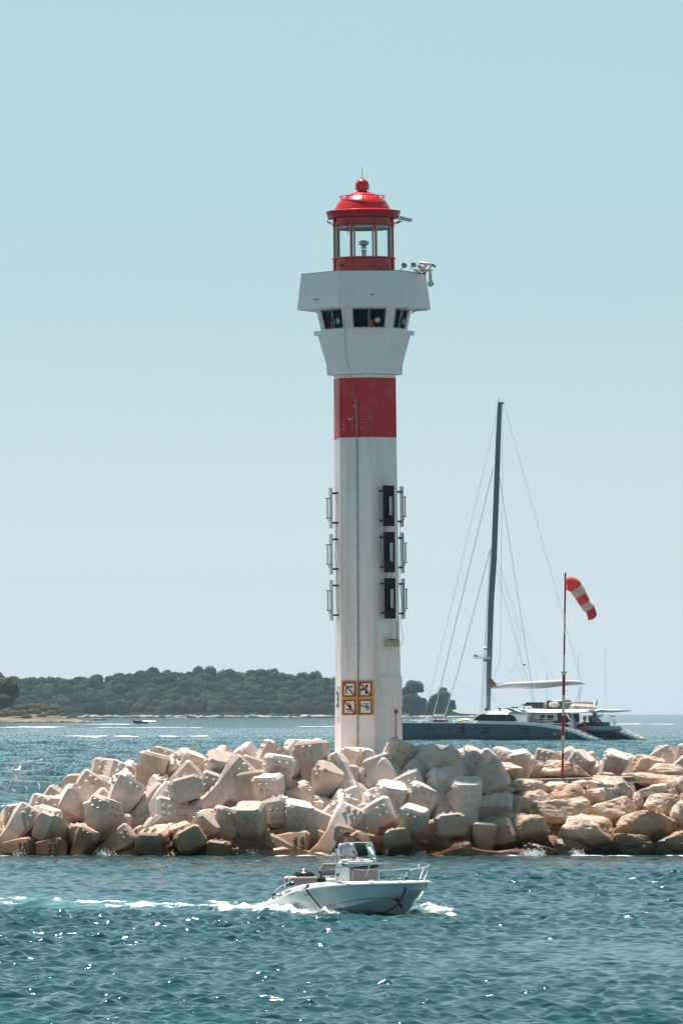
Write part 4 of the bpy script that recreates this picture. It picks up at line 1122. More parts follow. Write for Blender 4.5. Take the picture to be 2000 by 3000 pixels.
MB().tube([cl3[0] + Vector((0.0, 0.222*math.cos(t), 0.222*math.sin(t))) for t in np.linspace(0, 2*math.pi, 25)], 0.012, 6, cap=False).build('sock_hoop', M_galv, ws, True)
# ------------------------------------------------------------------ people
M_skin = mat('skin', (0.58, 0.27, 0.19), 0.5, var=0.06)
M_hair = mat('ginger_hair', (0.16, 0.06, 0.02), 0.7, var=0.3, scale=40, bump=0.4, bscale=60)
M_shirt = mat('pale_shirt', (0.80, 0.89, 0.93), 0.85, var=0.05, scale=8, bump=0.5, bscale=7)
M_shorts = mat('navy_shorts', (0.03, 0.04, 0.07), 0.85)
def caps(mb, pts, rs, n=12, M=None):
    """tapered limb with round ends"""
    P = [Vector(p) for p in pts]
    for i in range(len(P) - 1):
        d = P[i+1] - P[i]; L_ = d.length; d.normalize()
        e = []; q = []
        for a in (-80, -50, -20): e.append(P[i] + d*rs[i]*math.sin(R(a))); q.append(rs[i]*math.cos(R(a)))
        for a in (20, 50, 80): e.append(P[i+1] + d*rs[i+1]*math.sin(R(a))); q.append(rs[i+1]*math.cos(R(a)))
        mb.tube(e, q, n, M)
def remesh(o, v, it=4):
    m_ = o.modifiers.new('skin', 'REMESH'); m_.mode = 'VOXEL'; m_.voxel_size = v; m_.use_smooth_shade = True
    s_ = o.modifiers.new('soft', 'SMOOTH'); s_.iterations = it; s_.factor = 0.5
    return o
def person(label, M, shirt, shorts, hair, arms, lean=0.04, glasses=True, vox=0.012, group=None):
    """standing figure, 1.76 m, facing +x; arms = [(shoulder side, elbow, wrist, fingertip direction)]"""
    t = empty('person', M, label, 'person', group)
    b = MB()
    hip, ch, nk = Vector((0, 0, .95)), Vector((lean*.6, 0, 1.30)), Vector((lean, 0, 1.50))
    # torso
    b.loft([[(c[0] + rx*math.cos(R(20*i)), ry*math.sin(R(20*i)), c[1]) for i in range(18)] for c, rx, ry in [((0, .86), .10, .15), ((0, .95), .12, .17), ((lean*.3, 1.08), .105, .145), ((lean*.6, 1.22), .115, .165), ((lean*.8, 1.36), .12, .185), ((lean, 1.44), .09, .17), ((lean, 1.49), .055, .07)]])
    hd = Vector((lean + .02, 0, 1.64))
    caps(b, [(lean, 0, 1.44), (lean + .01, 0, 1.56)], [.062, .055])
    b.ball(tuple(hd + Vector((-.01, 0, .02))), .098, 10, sc_=(1.02, .80, 1.08)); b.ball(tuple(hd + Vector((.03, 0, -.055))), .062, 8, sc_=(1, .85, 1.0))
    caps(b, [hd + Vector((.085, 0, .01)), hd + Vector((.112, 0, -.022))], [.011, .015], 8)          # nose
    b.ball(tuple(hd + Vector((.072, 0, -.062))), .020, 6, sc_=(1, 1.3, .55)); b.ball(tuple(hd + Vector((.062, 0, -.105))), .026, 6)   # lips, chin
    for sy in (-1, 1):
        b.ball(tuple(hd + Vector((-.01, sy*.082, -.005))), .030, 6, sc_=(.7, .35, 1.1))
        caps(b, [(0, sy*.09, .92), (.02, sy*.10, .50), (-.02, sy*.10, .10)], [.085, .060, .042])
        caps(b, [(-.03, sy*.10, .06), (.14, sy*.11, .035)], [.045, .035])
    for (sy, el, wr, fd) in arms:
        sh = Vector((lean*.9, sy*.185, 1.415)); el = Vector(el); wr = Vector(wr); fd = Vector(fd).normalized()
        caps(b, [sh, el, wr], [.055, .042, .028])
        side = fd.cross(Vector((0, 0, 1))).normalized()
        caps(b, [wr, wr + fd*.075], [.030, .034])
        for j, L_ in enumerate((.070, .080, .075, .058)):
            o_ = wr + fd*.085 + side*(j - 1.5)*.020
            kn = o_ + fd*L_*.5 + Vector((0, 0, -.006)); caps(b, [o_, kn, kn + fd*L_*.35 + Vector((0, 0, -.022))], [.0095, .0085, .0075], 8)
        caps(b, [wr + fd*.02 - side*sy*.028, wr + fd*.06 - side*sy*.052, wr + fd*.09 - side*sy*.056], [.012, .0105, .009], 8)
    body = remesh(b.build('body', M_skin, t), vox)
    s_ = MB()
    s_.loft([[(c[0] + rx*math.cos(R(20*i)) - .01, ry*math.sin(R(20*i)), c[1]) for i in range(18)] for c, rx, ry in [((0, .84), .135, .185), ((0, .95), .140, .19), ((lean*.3, 1.08), .135, .175), ((lean*.6, 1.22), .14, .195), ((lean*.8, 1.37), .14, .215), ((lean, 1.45), .10, .185), ((lean, 1.485), .072, .09)]])
    for (sy, el, wr, fd) in arms:
        sh = Vector((lean*.9, sy*.185, 1.41)); caps(s_, [sh, sh.lerp(Vector(el), .72)], [.078, .072])
    remesh(s_.build('shirt', shirt, t), vox, 3)
    c_ = MB(); caps(c_, [(lean - .01, -.05, 1.50), (lean + .05, 0, 1.485), (lean - .01, .05, 1.50)], [.03, .022, .03]); c_.build('collar', shirt, t, True)
    q = MB()
    for sy in (-1, 1): caps(q, [(0, sy*.085, .90), (.01, sy*.10, .56)], [.115, .095])
    remesh(q.build('shorts', shorts, t), vox, 3)
    hr = MB(); hr.ball(tuple(hd + Vector((-.022, 0, .048))), .104, 10, sc_=(1.0, .86, .92)); rr_ = random.Random(4)
    hr.ball(tuple(hd + Vector((-.05, 0, -.01))), .085, 8, sc_=(.9, .92, 1.0))
    for _ in range(60):
        a = rr_.uniform(0, 6.28); e = rr_.uniform(.25, 1.4); hr.ball(tuple(hd + Vector((-.02 + .098*math.cos(a)*math.cos(e), .082*math.sin(a)*math.cos(e), .055 + .09*math.sin(e)))), rr_.uniform(.012, .022), 4)
    remesh(hr.build('hair', hair, t), vox*.8, 2)
    if glasses:
        g = MB()
        for sy in (-1, 1):
            g.bbox(tuple(hd + Vector((.082, sy*.034, .012))), (.022, .052, .040), .008, None, (0, 0, sy*.25))
            g.tube([hd + Vector((.082, sy*.062, .018)), hd + Vector((-.01, sy*.088, .015))], .006, 6)
        g.build('sunglasses', M_darkglass, t, True)
    return t

# ------------------------------------------------------------------ open motorboat
M_hullp = mat('boat_gelcoat_pale', (0.60, 0.65, 0.64), 0.16, var=0.03, scale=1.5, coat=0.5)
M_boatw = mat('boat_white', (0.78, 0.78, 0.78), 0.3, var=0.02)
M_cush = mat('taupe_cushion', (0.19, 0.165, 0.165), 0.75, var=0.08, bump=0.2)
M_pipe = mat('cushion_piping', (0.60, 0.54, 0.48), 0.6)
M_steel = mat('stainless_rail', (0.72, 0.72, 0.72), 0.16, 0.95, var=0.03)
M_eng = mat('outboard_black', (0.018, 0.02, 0.022), 0.22, var=0.2, coat=0.4)
M_rope = mat('black_rope', (0.015, 0.015, 0.015), 0.8)
M_wind = glass('tinted_windscreen', (0.84, 0.87, 0.90))
OB = Vector((BO[0], BO[1], 0)); fB = Vector((BF[0], BF[1], 0)); sB = Vector((BS[0], BS[1], 0))
MBt = Matrix(((BF[0], -BS[0], 0, BO[0]), (BF[1], -BS[1], 0, BO[1]), (0, 0, 1, 0), (0, 0, 0, 1)))   # local x = forward, y = port, z = up
mbt = empty('motorboat', MBt, 'small pale open motorboat with a windscreen console, throwing spray in the foreground', 'motorboat')
def B(px, py, v):
    """local point (x fwd, y port, z) that shows at px,py in the vertical plane v metres to starboard"""
    g = (px - 1000)/F
    # X = g*Y :  ox + u*fx + v*sx = g*(oy + u*fy + v*sy)
    u = (g*(OB.y + v*sB.y) - OB.x - v*sB.x)/(fB.x - g*fB.y)
    Yw = OB.y + u*fB.y + v*sB.y
    return Vector((u, -v, H - (py - EY)*Yw/F))
B5 = lambda x, y, v: B(760 + x/2.904, 2380 + y/2.904, v)
B6 = lambda x, y, v: B(760 + x/6.533, 2520 + y/6.533, v)
B7 = lambda x, y, v: B(1100 + x/8.253, 2500 + y/8.253, v)
# sheer half-breadth and height along the boat
ST = [  # u, half breadth, sheer z, chine half-breadth, chine z, keel z, keel pull-back
 (-0.27, 0.98, .07, .90, -.10, -.30, 0), (0.5, 1.01, .29, .92, -.07, -.31, 0), (1.0, 1.03, .41, .93, -.05, -.32, 0), (1.6, 1.05, .53, .94, -.02, -.33, 0),
 (2.3, 1.06, .62, .93, .04, -.34, .02), (3.0, 1.04, .68, .90, .12, -.33, .06), (3.6, 0.96, .715, .82, .21, -.30, .14), (4.1, 0.84, .74, .71, .30, -.24, .24),
 (4.5, 0.66, .755, .56, .37, -.15, .36), (4.8, 0.50, .765, .42, .41, -.05, .46), (5.03, 0.34, .775, .28, .42, .06, .54), (5.18, 0.20, .78, .16, .42, .14, .60), (5.26, 0.08, .785, .06, .42, .18, .62), (5.29, .01, .785, .005, .42, .20, .62)]
def strip(mb, fn_a, n=1): pass
hl = MB(); rings = []
for (u, b_, zs, cb, cz, kz, kp) in ST:
    fl = lambda t: cb + (b_ - cb)*(t**1.35)
    half = [(u - kp, 0, kz), (u - kp*.9, cb*.55, kz*.45 + cz*.55 - .03), (u - kp*.75, cb*.97, cz - .02), (u - kp*.72, cb, cz), (u - kp*.70, cb + .02, cz + .015)] + [(u - kp*.7*(1-t), fl(t) + (.02*(1-t)), cz + (zs - cz)*t) for t in (.2, .4, .6, .8, 1.0)]
    rings.append([(x, y, z) for x, y, z in half] + [(x, -y, z) for x, y, z in half[::-1][:-1]])
hl.loft(rings, cap=True, close=True)
hull = hl.build('hull', M_hullp, mbt, 28)
# rub rail and gunwale cap
def sheer_pts(off=0.0, dz=0.0, side=1, lo=0):
    return [(u + (off*.8 if u > 5.1 else 0), side*(b_ + off), zs + dz) for (u, b_, zs, *_) in ST[lo:]]
rp_ = sheer_pts(.015, 0, -1) + sheer_pts(.015, 0, 1)[::-1]
rr_ = MB(); rr_.tube(rp_, .030, 8); rr_.tube([(-.27, -1.0, .07), (-.27, 1.0, .07)], .028, 8); rr_.build('rub_rail', M_boatw, mbt, True)
def cap_h(u): return float(np.interp(u, [0, .35, .6, 1.6, 2.2, 3.2, 5.3], [.05, .13, .15, .15, .13, .09, .05]))
def cap_w(u): return float(np.interp(u, [0, 3.5, 4.6, 5.3], [.16, .17, .20, .22]))
for side, nm in ((-1, 'gunwale'), (1, 'gunwale')):
    rg = []
    for (u, b_, zs, *_) in ST:
        h_, w_ = cap_h(u), min(cap_w(u), b_*.9)
        rg.append([(u, side*b_, zs + .01), (u, side*(b_ - .015), zs + h_*.7), (u, side*(b_ - .05), zs + h_), (u, side*(b_ - w_), zs + h_ - .005), (u, side*(b_ - w_), zs - .18)])
    if side > 0: rg = [x[::-1] for x in rg]
    MB().loft(rg).build(nm, M_boatw, mbt, 40)
MB().add([(u, s_*max(.01, b_ - .12), zs - .16) for (u, b_, zs, *_) in ST for s_ in (-1, 1)], [(2*i, 2*i+1, 2*i+3, 2*i+2) for i in range(len(ST)-1)]).build('deck', M_boatw, mbt)
fd = MB(); fd.add([(u, s_*max(.01, b_ - .14), zs + cap_h(u) - .03) for (u, b_, zs, *_) in ST[7:] for s_ in (-1, 1)], [(2*i, 2*i+1, 2*i+3, 2*i+2) for i in range(len(ST)-8)]); fd.build('bow_deck', M_boatw, mbt)
MB().box((-.28, 0, -.01), (.06, 1.9, .30)).build('transom', M_hullp, mbt)
# console: front face near edge at v=+.42
pf = B5(760, 575, .42); uf = pf.x; pb = B5(640, 590, .42); ub = pb.x
zc0 = .25; zc1 = B5(1000, 430, 0).z; zc_c = B5(900, 468, 0).z
cs = MB()
sec = [(zc0, ub, uf + .02, .44), (zc_c, ub + .06, uf, .44), (zc1 - .02, ub + .12, uf - .02, .44), (zc1 + .03, ub + .20, uf - .12, .40)]
cs.loft([[(a_, -w_, z), (b_, -w_, z), (b_, w_, z), (a_, w_, z)] for z, a_, b_, w_ in sec])
cn = cs.build('console', M_boatw, mbt)
# black band wrapping the top of the front
bz0, bz1 = zc_c - .01, zc1 - .06
MB().loft([[(ub + .10, -.445, bz1 - .01), (uf + .004, -.445, z_a), (uf + .025, -.40, z_a), (uf + .025, .40, z_a), (uf + .004, .445, z_a), (ub + .10, .445, bz1 - .01)] if False else [(uf - .25, -.45, z_a + .03), (uf + .01, -.45, z_a), (uf + .03, -.38, z_a), (uf + .03, .38, z_a), (uf + .01, .45, z_a), (uf - .25, .45, z_a + .03)] for z_a in (bz0, bz1)]).build('console_band', M_eng, mbt)
hz = B5(860, 405, .1)
MB().bbox((uf - .16, 0, zc1 + .02), (.36, .84, .05), .02, None, (0, R(12), 0)).build('console_hatch', M_boatw, mbt)
fc = MB(); fc.bbox((uf + .05, 0, (zc_c + zc0 + .12)/2), (.10, .80, zc_c - zc0 - .10), .045); cu = fc.build('front_cushion', M_cush, mbt, True)
zz0, zz1 = zc0 + .07, zc_c - .015
MB().tube([(uf + .10, -.37, zz0), (uf + .10, -.385, zz1 - .09), (uf + .10, -.33, zz1 - .02), (uf + .10, 0, zz1 - .05), (uf + .10, .33, zz1 - .02), (uf + .10, .385, zz1 - .09), (uf + .10, .37, zz0)], .010, 6).build('piping', M_pipe, cu, True)
vt = MB()
for z in (.62, .55, .48): vt.box(((ub + uf)/2 - .05, -.444, z), (.16, .006, .010))
vt.tube([((ub+uf)/2 + .10, -.446, .40), ((ub+uf)/2 + .10, -.446, .78), ((ub+uf)/2 + .04, -.446, .84)], .004, 5); vt.build('console_vent', M_grey, cn)
MB().box((ub + .17, -.446, .92), (.11, .006, .07)).build('console_label', M_shorts, cn)
# windscreen
zt1 = B5(900, 262, 0).z; w0_, w1_ = .43, .40
ws_b = [(ub + .28, -w0_, zc1 + .04), (uf - .02, -w0_*.95, zc1 + .05), (uf - .02, w0_*.95, zc1 + .05), (ub + .28, w0_, zc1 + .04)]
ws_t = [(ub + .10, -w1_, zt1 - .05), (uf - .24, -w1_*.90, zt1), (uf - .24, w1_*.90, zt1), (ub + .10, w1_, zt1 - .05)]
MB().add(ws_b + ws_t, [(0, 1, 5, 4), (1, 2, 6, 5), (2, 3, 7, 6)]).build('windscreen', M_wind, mbt)
rl = MB()
rl.tube([B5(655, 455, .44), B5(641, 430, .46), B5(648, 390, .46), B5(662, 320, .45), B5(680, 285, .45), B5(715, 268, .42), Vector((uf - .22, -.39, zt1 + .01)), Vector((uf - .18, 0, zt1 + .02)), Vector((uf - .22, .39, zt1 + .01)), Vector((ub + .32, .45, zt1 - .06)), Vector((ub + .40, .46, zc1 + .25)), Vector((ub + .34, .45, zc1))], .016, 8)
rl.build('windscreen_rail', M_steel, mbt, True)
fr_ = MB(); fr_.tube([Vector(ws_b[0]), Vector(ws_b[1]), Vector(ws_b[2]), Vector(ws_b[3])], .012, 6); fr_.tube([Vector(ws_b[2]), Vector(ws_t[2])], .014, 6); fr_.tube([Vector(ws_b[1]), Vector(ws_t[1])], .008, 6)
fr_.build('windscreen_frame', M_pipe, mbt)
MB().lathe([(0, .07), (.03, .065), (.035, .03), (.02, 0)], 12, Matrix.Translation((uf - .10, .02, zc1 + .05))).build('compass', M_steel, mbt, True)
MB().tube([(ub + .28, 0, zc1 + .02), (ub + .10, 0, zc1 + .10)], .02, 8).tube([(ub + .08, .16*math.cos(t), zc1 + .12 + .14*math.sin(t)) for t in np.linspace(0, 6.283, 21)], .014, 6).build('steering_wheel', M_rope, mbt, True)
# leaning post with backrest
lp0 = B5(640, 530, .35); lpu = ub - .55
a0 = B5(503, 435, .45)
bk = MB(); 
zb0, zb1 = B5(600, 533, .3).z, B5(600, 437, .3).z
bk.bbox((a0.x + .02, 0.02, (zb0 + zb1)/2), (.10, .92, zb1 - zb0), .045); bkr = bk.build('seat_back', M_cush, mbt, True)
MB().tube([(a0.x - .0, -.44, zb0 + .03), (a0.x + .07, -.45, zb1 - .10), (a0.x + .07, -.38, zb1 - .01), (a0.x + .07, .38, zb1 - .01), (a0.x + .07, .45, zb1 - .10)], .014, 6).build('piping', M_pipe, bkr, True)
zs_ = B5(600, 577, .3).z
st_ = MB(); st_.bbox((a0.x + .22, 0.0, zs_), (.42, .90, .11), .04); st_.build('seat_cushion', M_pipe, mbt, True)
MB().bbox((a0.x + .24, 0, (zs_ + .2)/2), (.34, .80, zs_ - .2), .03).build('seat_base', M_cush, mbt)
for sy in (-.43, .43): MB().tube([(a0.x + .02, sy, zb0 + .1), (a0.x + .06, sy, zs_ - .03)], .018, 6).build('seat_bracket', M_steel, mbt)
# stern bench
q0, q1 = B5(310, 618, .1), B5(478, 550, -.1)
zt_ = B5(400, 548, 0).z
stb = MB(); stb.bbox((.42, -.02, (zt_ + .12)/2), (.14, 1.22, zt_ - .12), .03); sb_ = stb.build('stern_bench_back', M_cush, mbt, True)
MB().tube([(.50, -.62, .25), (.50, -.62, zt_ - .06), (.50, -.55, zt_ - .01), (.50, .60, zt_ - .01)], .014, 6).build('piping', M_pipe, sb_, True)
MB().bbox((.30, -.42, (zt_ + .1)/2 + .02), (.16, .36, zt_ - .10), .04).build('stern_bench_corner', M_pipe, mbt, True)
MB().bbox((.66, 0, .38), (.40, 1.3, .12), .04).build('stern_bench_cushion', M_cush, mbt, True)
# outboard engine
e0 = B5(400, 525, -.05); ze = B5(400, 506, 0).z
en = empty('outboard_engine', None, None, None); en.parent = mbt
ec = MB(); cyc = -.14
ec.loft([[(cyc + rx*math.cos(t)*(1 if abs(math.cos(t)) < .8 else .96), .26 + ry*math.sin(t), z) for t in [R(18*i) for i in range(20)]] for z, rx, ry in [(ze - .50, .18, .15), (ze - .38, .30, .22), (ze - .16, .36, .26), (ze - .06, .34, .25), (ze - .01, .26, .20), (ze + .02, .12, .10)]])
ec.build('cowling', M_eng, en, 50)
MB().bbox((cyc, .26, ze + .035), (.22, .16, .03), .01).build('cowling_handle', M_steel, en)
MB().loft([[(cyc + rx*math.cos(t), .26 + ry*math.sin(t), z) for t in [R(30*i) for i in range(12)]] for z, rx, ry in [(ze - .5, .13, .09), (-.25, .09, .06), (-.6, .16, .05)]]).build('engine_leg', M_eng, en, 40)
# rails
def rail(name, pts, r=.0125, m_=None): return MB().tube(pts, r, 8).build(name, m_ or M_steel, mbt, True)
V = .97
g = lambda x, y, v=V: B5(x, y, v)
rail('side_rail', [B6(1065, 450, V), B6(1110, 330, V), B6(1150, 222, V), B6(1200, 205, V), g(640, 472), g(760, 455), g(935, 436), g(1030, 430), g(1075, 432, .93), g(1100, 442, .92), g(1112, 462, .90), g(1100, 500, .90), g(1076, 572, .90)])
rail('side_rail', [B6(1170, 218, V), g(640, 480), g(760, 463), g(930, 444)], .008)
rail('rail_post', [g(702, 468), g(655, 590)]); rail('rail_post', [g(936, 438), g(893, 572)])
rail('rail_post', [B6(1178, 222, V), B6(1185, 340, V)], .010, M_rope)
# port side rail beyond the console
rail('side_rail', [Vector((1.7, .92, .80)), Vector((1.85, .92, .98)), Vector((3.0, .92, 1.06)), Vector((3.9, .84, 1.08)), Vector((4.1, .80, .85))])
# bow rails
VB = .50
b7 = B7
rail('bow_rail', [b7(905, 620, .45), b7(1010, 345, .40), b7(1045, 285, .34), b7(1085, 245, .28), b7(1140, 243, .18), b7(1290, 270, -.05), b7(1320, 285, -.12), b7(1290, 370, -.12), b7(1160, 628, -.12)])
rail('bow_rail', [b7(1310, 290, -.12), b7(1160, 330, -.3), b7(1010, 350, -.45), b7(800, 408, -.72), b7(770, 430, -.74), b7(690, 612, -.76)], .010)
rail('rail_post', [b7(1165, 340, -.32), b7(1065, 615, -.38)])
# stern rails
rail('stern_rail', [B6(280, 655, .93), B6(300, 590, .93), B6(345, 540, .93), B6(480, 452, .93), B6(600, 400, .90), B6(640, 393, .88), B6(675, 415, .86), B6(732, 520, .84)])
rail('rail_post', [B6(490, 460, .93), B6(462, 580, .93)], .014)
# deck clutter: ladder frame, ropes and fender ball
cb_ = MB()
for (x0, y0, x1, y1) in [(505, 560, 730, 500), (500, 540, 700, 480), (700, 500, 830, 480), (520, 575, 640, 545)]: cb_.tube([B6(x0, y0, .7), B6(x1, y1, .6)], .016, 6)
cb_.build('stern_ladder', M_steel, mbt, True)
MB().ball(tuple(B6(610, 460, .55)), .10, 8, sc_=(1.5, .8, .7)).build('rope_bag', M_eng, mbt, True)
fbx = B6(1180, 385, .85)
fe = MB(); fe.lathe([(0, .10), (.06, .10), (.115, .05), (.12, -.04), (.09, -.09), (0, -.10)], 16, Matrix.Translation(fbx)); fe.tube([fbx + Vector((0, 0, .1)), B6(1150, 240, .95)], .012, 6); fe.build('rope_bucket', M_rope, mbt, True)
def rope(pts, r=.013): return MB().tube(pts, r, 6).build('rope', M_rope, mbt, True)
rope([B5(400, 632, 1.06), B5(398, 662, 1.09), B5(430, 700, 1.09), B5(545, 842, 1.04)], .020)
rope([B6(262, 655, 1.0), B6(330, 680, 1.03), B6(450, 685, 1.05), B6(600, 655, 1.07), B6(750, 595, 1.08), B6(900, 525, 1.07)], .013)
rope([B6(255, 655, 1.0), B6(250, 765, 1.02)], .015); rope([B6(415, 600, 1.0), B6(370, 700, 1.05)], .010)
rope([B6(1215, 430, 1.0), B6(1180, 505, 1.08)], .010)
kn = MB(); kn.ball(tuple(B6(930, 490, 1.03)), .045, 6, sc_=(1.3, .8, .9)); kn.ball(tuple(B6(285, 655, 1.0)), .035, 6); kn.ball(tuple(B6(1150, 225, .97)), .035, 6); kn.ball(tuple(B7(740, 590, .60)), .045, 6, sc_=(1.6, .8, .6)); kn.ball(tuple(B7(785, 415, -.72)), .03, 6)
for i_, c_ in enumerate([(930, 490, 1.03)]): pass
kn.build('rope_knots', M_rope, mbt, True)
def hull_v(u, z):
    """starboard half-breadth of the hull at station u, height z"""
    us_ = [s_[0] for s_ in ST]; b_ = np.interp(u, us_, [s_[1] for s_ in ST]); zs = np.interp(u, us_, [s_[2] for s_ in ST]); cb = np.interp(u, us_, [s_[3] for s_ in ST]); cz = np.interp(u, us_, [s_[4] for s_ in ST])
    t = max(0, min(1, (z - cz)/(zs - cz))); return cb + (b_ - cb)*t**1.35 + .02*(1-t)
def on_hull(x, y, fnB, out=.015):
    v = .9
    for _ in range(12):
        p = fnB(x, y, v); kp = np.interp(p.x, [s_[0] for s_ in ST], [s_[6] for s_ in ST])*.6
        v = .5*v + .5*(float(hull_v(min(5.25, p.x + kp*.5), p.z)) + out)
    return fnB(x, y, v)
rope([on_hull(740, 630, b7), on_hull(748, 720, b7), on_hull(720, 850, b7, .03), on_hull(660, 1010, b7, .03), on_hull(600, 1120, b7, .03), on_hull(550, 1200, b7, .03), on_hull(450, 1300, b7, .04), on_hull(330, 1370, b7, .04), on_hull(200, 1430, b7, .03), on_hull(20, 1465, b7, .03)], .018)
rope([on_hull(540, 1180, b7, .05), on_hull(575, 1260, b7, .06), on_hull(620, 1330, b7, .05)], .018); rope([on_hull(560, 1220, b7, .05), on_hull(630, 1260, b7, .06), on_hull(645, 1310, b7, .05)], .016)
tri_ = [on_hull(375, 1100, b7, .012), on_hull(520, 1080, b7, .012), on_hull(600, 1100, b7, .012), on_hull(560, 1180, b7, .012), on_hull(520, 1190, b7, .012)]
MB().add(tri_ + [p + Vector((0, .02, 0)) for p in tri_], [(4, 3, 2, 1, 0), (5, 6, 7, 8, 9)] + [(i, (i+1) % 5, 5 + (i+1) % 5, 5 + i) for i in range(5)]).build('bow_eye_plate', M_dark, mbt)
# knuckle line along the hull side
kl = MB(); kl.tube([on_hull(x, y, B5, .004) for x, y in [(480, 832), (600, 795), (700, 768), (800, 748), (900, 736), (1000, 728), (1100, 726)]], .007, 5); kl.build('hull_crease', M_grey, mbt, True)
# cleats and bow fittings
cl_ = MB()
for (x, y, w_) in [(955, 578, .10), (1325, 578, .07), (1195, 562, .07)]:
    p = B5(x, y, .80 if x < 1000 else .45); cl_.tube([p - Vector((w_, 0, 0)), p + Vector((w_, 0, .01))], .013, 6)
cl_.build('cleat', M_steel, mbt, True)
for x0 in (310, 650, 985):
    p0, p1 = B7(x0, 632, .62), B7(x0 + 60, 694, .72); 
    MB().tube([p0 + Vector((0, 0, .012)), p1 + Vector((0, -.02, .012))], .010, 5).build('deck_seam', M_rope, mbt)
# lettering on the hull quarter and gunwale
def plate_M(pc, du, scale_y=1.0):
    return Matrix.Translation(pc)
pc = on_hull(120, 825, B5, .006)
# shield outline
so = MB(); co = [on_hull(x, y, B5, .006) for x, y in [(90, 810), (146, 806), (145, 826), (134, 843), (92, 845)]]
so.tube(co, .006, 5); so.build('badge_outline', M_ink, hull)
tm = MB(); text_mesh('WHALER', 0.072, 0.002, Matrix.Translation(pc + Vector((.0, -.012, -.005))), tm, 1.25, heavy=.003); tm.build('badge_lettering', M_ink, hull)
tm = MB(); text_mesh('BOSTON', 0.026, 0.002, Matrix.Translation(pc + Vector((-.02, -.012, .055))), tm, 1.6, heavy=.001); tm.build('badge_lettering', M_ink, hull)
pc = on_hull(400, 703, B5, .012); tm = MB()
for i_ in range(9): tm.box(tuple(pc + Vector((-.09 + .024*i_, -.012, 0))), (.013, .004, .022 if i_ % 3 else .014))
tm; tm.build('side_lettering', M_ink, hull)
pc = B5(240, 682, 1.045); tm = MB()
for i_, w__ in enumerate((.012, .03, .012, .034, .012, .03, .012)): tm.box(tuple(pc + Vector((-.11 + .036*i_, -.006, .008*i_))), (w__, .004, .055))
tm; tm.build('registration_lettering', M_grey, mbt)

# the man at the helm
pp = B(1016, 2468, .08)
dk = .20
pz = (B(1016, 2437, .08).z - dk)/1.76
Mp_ = MBt @ Matrix.Translation((pp.x - .05, -.10, dk)) @ Matrix.Rotation(R(14), 4, 'Z') @ Matrix.Scale(pz*1.0, 4)
person('man in sunglasses and a pale blue polo shirt steering the small motorboat', Mp_, M_shirt, M_shorts, M_hair,
       [(-1, (.10, -.27, 1.14), (.30, -.20, 1.08), (.9, .35, .25)), (1, (.12, .26, 1.14), (.32, .12, 1.10), (1, -.2, .1))])
# ------------------------------------------------------------------ big sailing catamaran at anchor
M_cathull = mat('catamaran_hull_grey', (0.085, 0.122, 0.134), 0.35, var=0.05, scale=0.3)
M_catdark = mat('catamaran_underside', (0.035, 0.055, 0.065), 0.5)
M_catw = mat('catamaran_white', (0.86, 0.87, 0.88), 0.35, var=0.02, scale=0.5)
M_catgrey = mat('catamaran_stripe', (0.20, 0.29, 0.31), 0.4)
M_mast = mat('mast_grey', (0.13, 0.19, 0.205), 0.35, var=0.05, scale=0.5)
M_wire = mat('rigging_wire', (0.09, 0.12, 0.13), 0.5, var=0.05)
M_wirel = mat('rigging_pale', (0.40, 0.46, 0.48), 0.5, var=0.05)
M_sailc = cloth('sail_cover', (0.66, 0.63, 0.65), 0.12)
M_sailb = mat('sail_cover_brown', (0.20, 0.15, 0.12), 0.8, var=0.1)
M_cream = mat('cream_seats', (0.50, 0.44, 0.38), 0.8, var=0.2, scale=2)
M_buoyr = mat('orange_red_plastic', (0.75, 0.07, 0.02), 0.4, var=0.04)
M_flagr = mat('flag_red', (0.35, 0.03, 0.04), 0.8)
M_yel = mat('board_yellow', (0.70, 0.50, 0.06), 0.5)
CY = 1156.0; th_ = R(28)
CO = Vector(((1756 - 1000)*CY/F, CY, 0)); cf = Vector((-math.cos(th_), math.sin(th_), 0)); cs_ = Vector((math.sin(th_), math.cos(th_), 0))
MC = Matrix(((cf.x, cs_.x, 0, CO.x), (cf.y, cs_.y, 0, CO.y), (0, 0, 1, 0), (0, 0, 0, 1)))   # x forward, y far side, z up
cat = empty('sailing_catamaran', MC, 'huge grey sailing catamaran with a tall mast anchored behind the breakwater', 'catamaran')
def C(px, py, v=0.0):
    g = (px - 1000)/F
    u = (g*(CO.y + v*cs_.y) - CO.x - v*cs_.x)/(cf.x - g*cf.y)
    Yw = CO.y + u*cf.y + v*cs_.y
    return Vector((u, v, H - (py - EY)*Yw/F))
K1 = lambda x, y, v=0.0: C(1160 + x/3.92, 1990 + y/3.92, v)
K2 = lambda x, y, v=0.0: C(1500 + x/3.733, 1990 + y/3.733, v)
K6 = lambda x, y, v=0.0: C(1220 + x/2.352, 1150 + y/2.352, v)
FV = 17.6
Lh = C(1092, 2120, 0).x
ztop = [(0, .12), (1.2, .42), (2.6, .95), (4.2, 1.55), (6.0, 2.0), (8.0, 2.35), (10.5, 2.68), (13.5, 2.92), (18, 2.98), (30, 3.0), (Lh, 3.05)]
def zt_at(u): return float(np.interp(u, [a for a, b in ztop], [b for a, b in ztop]))
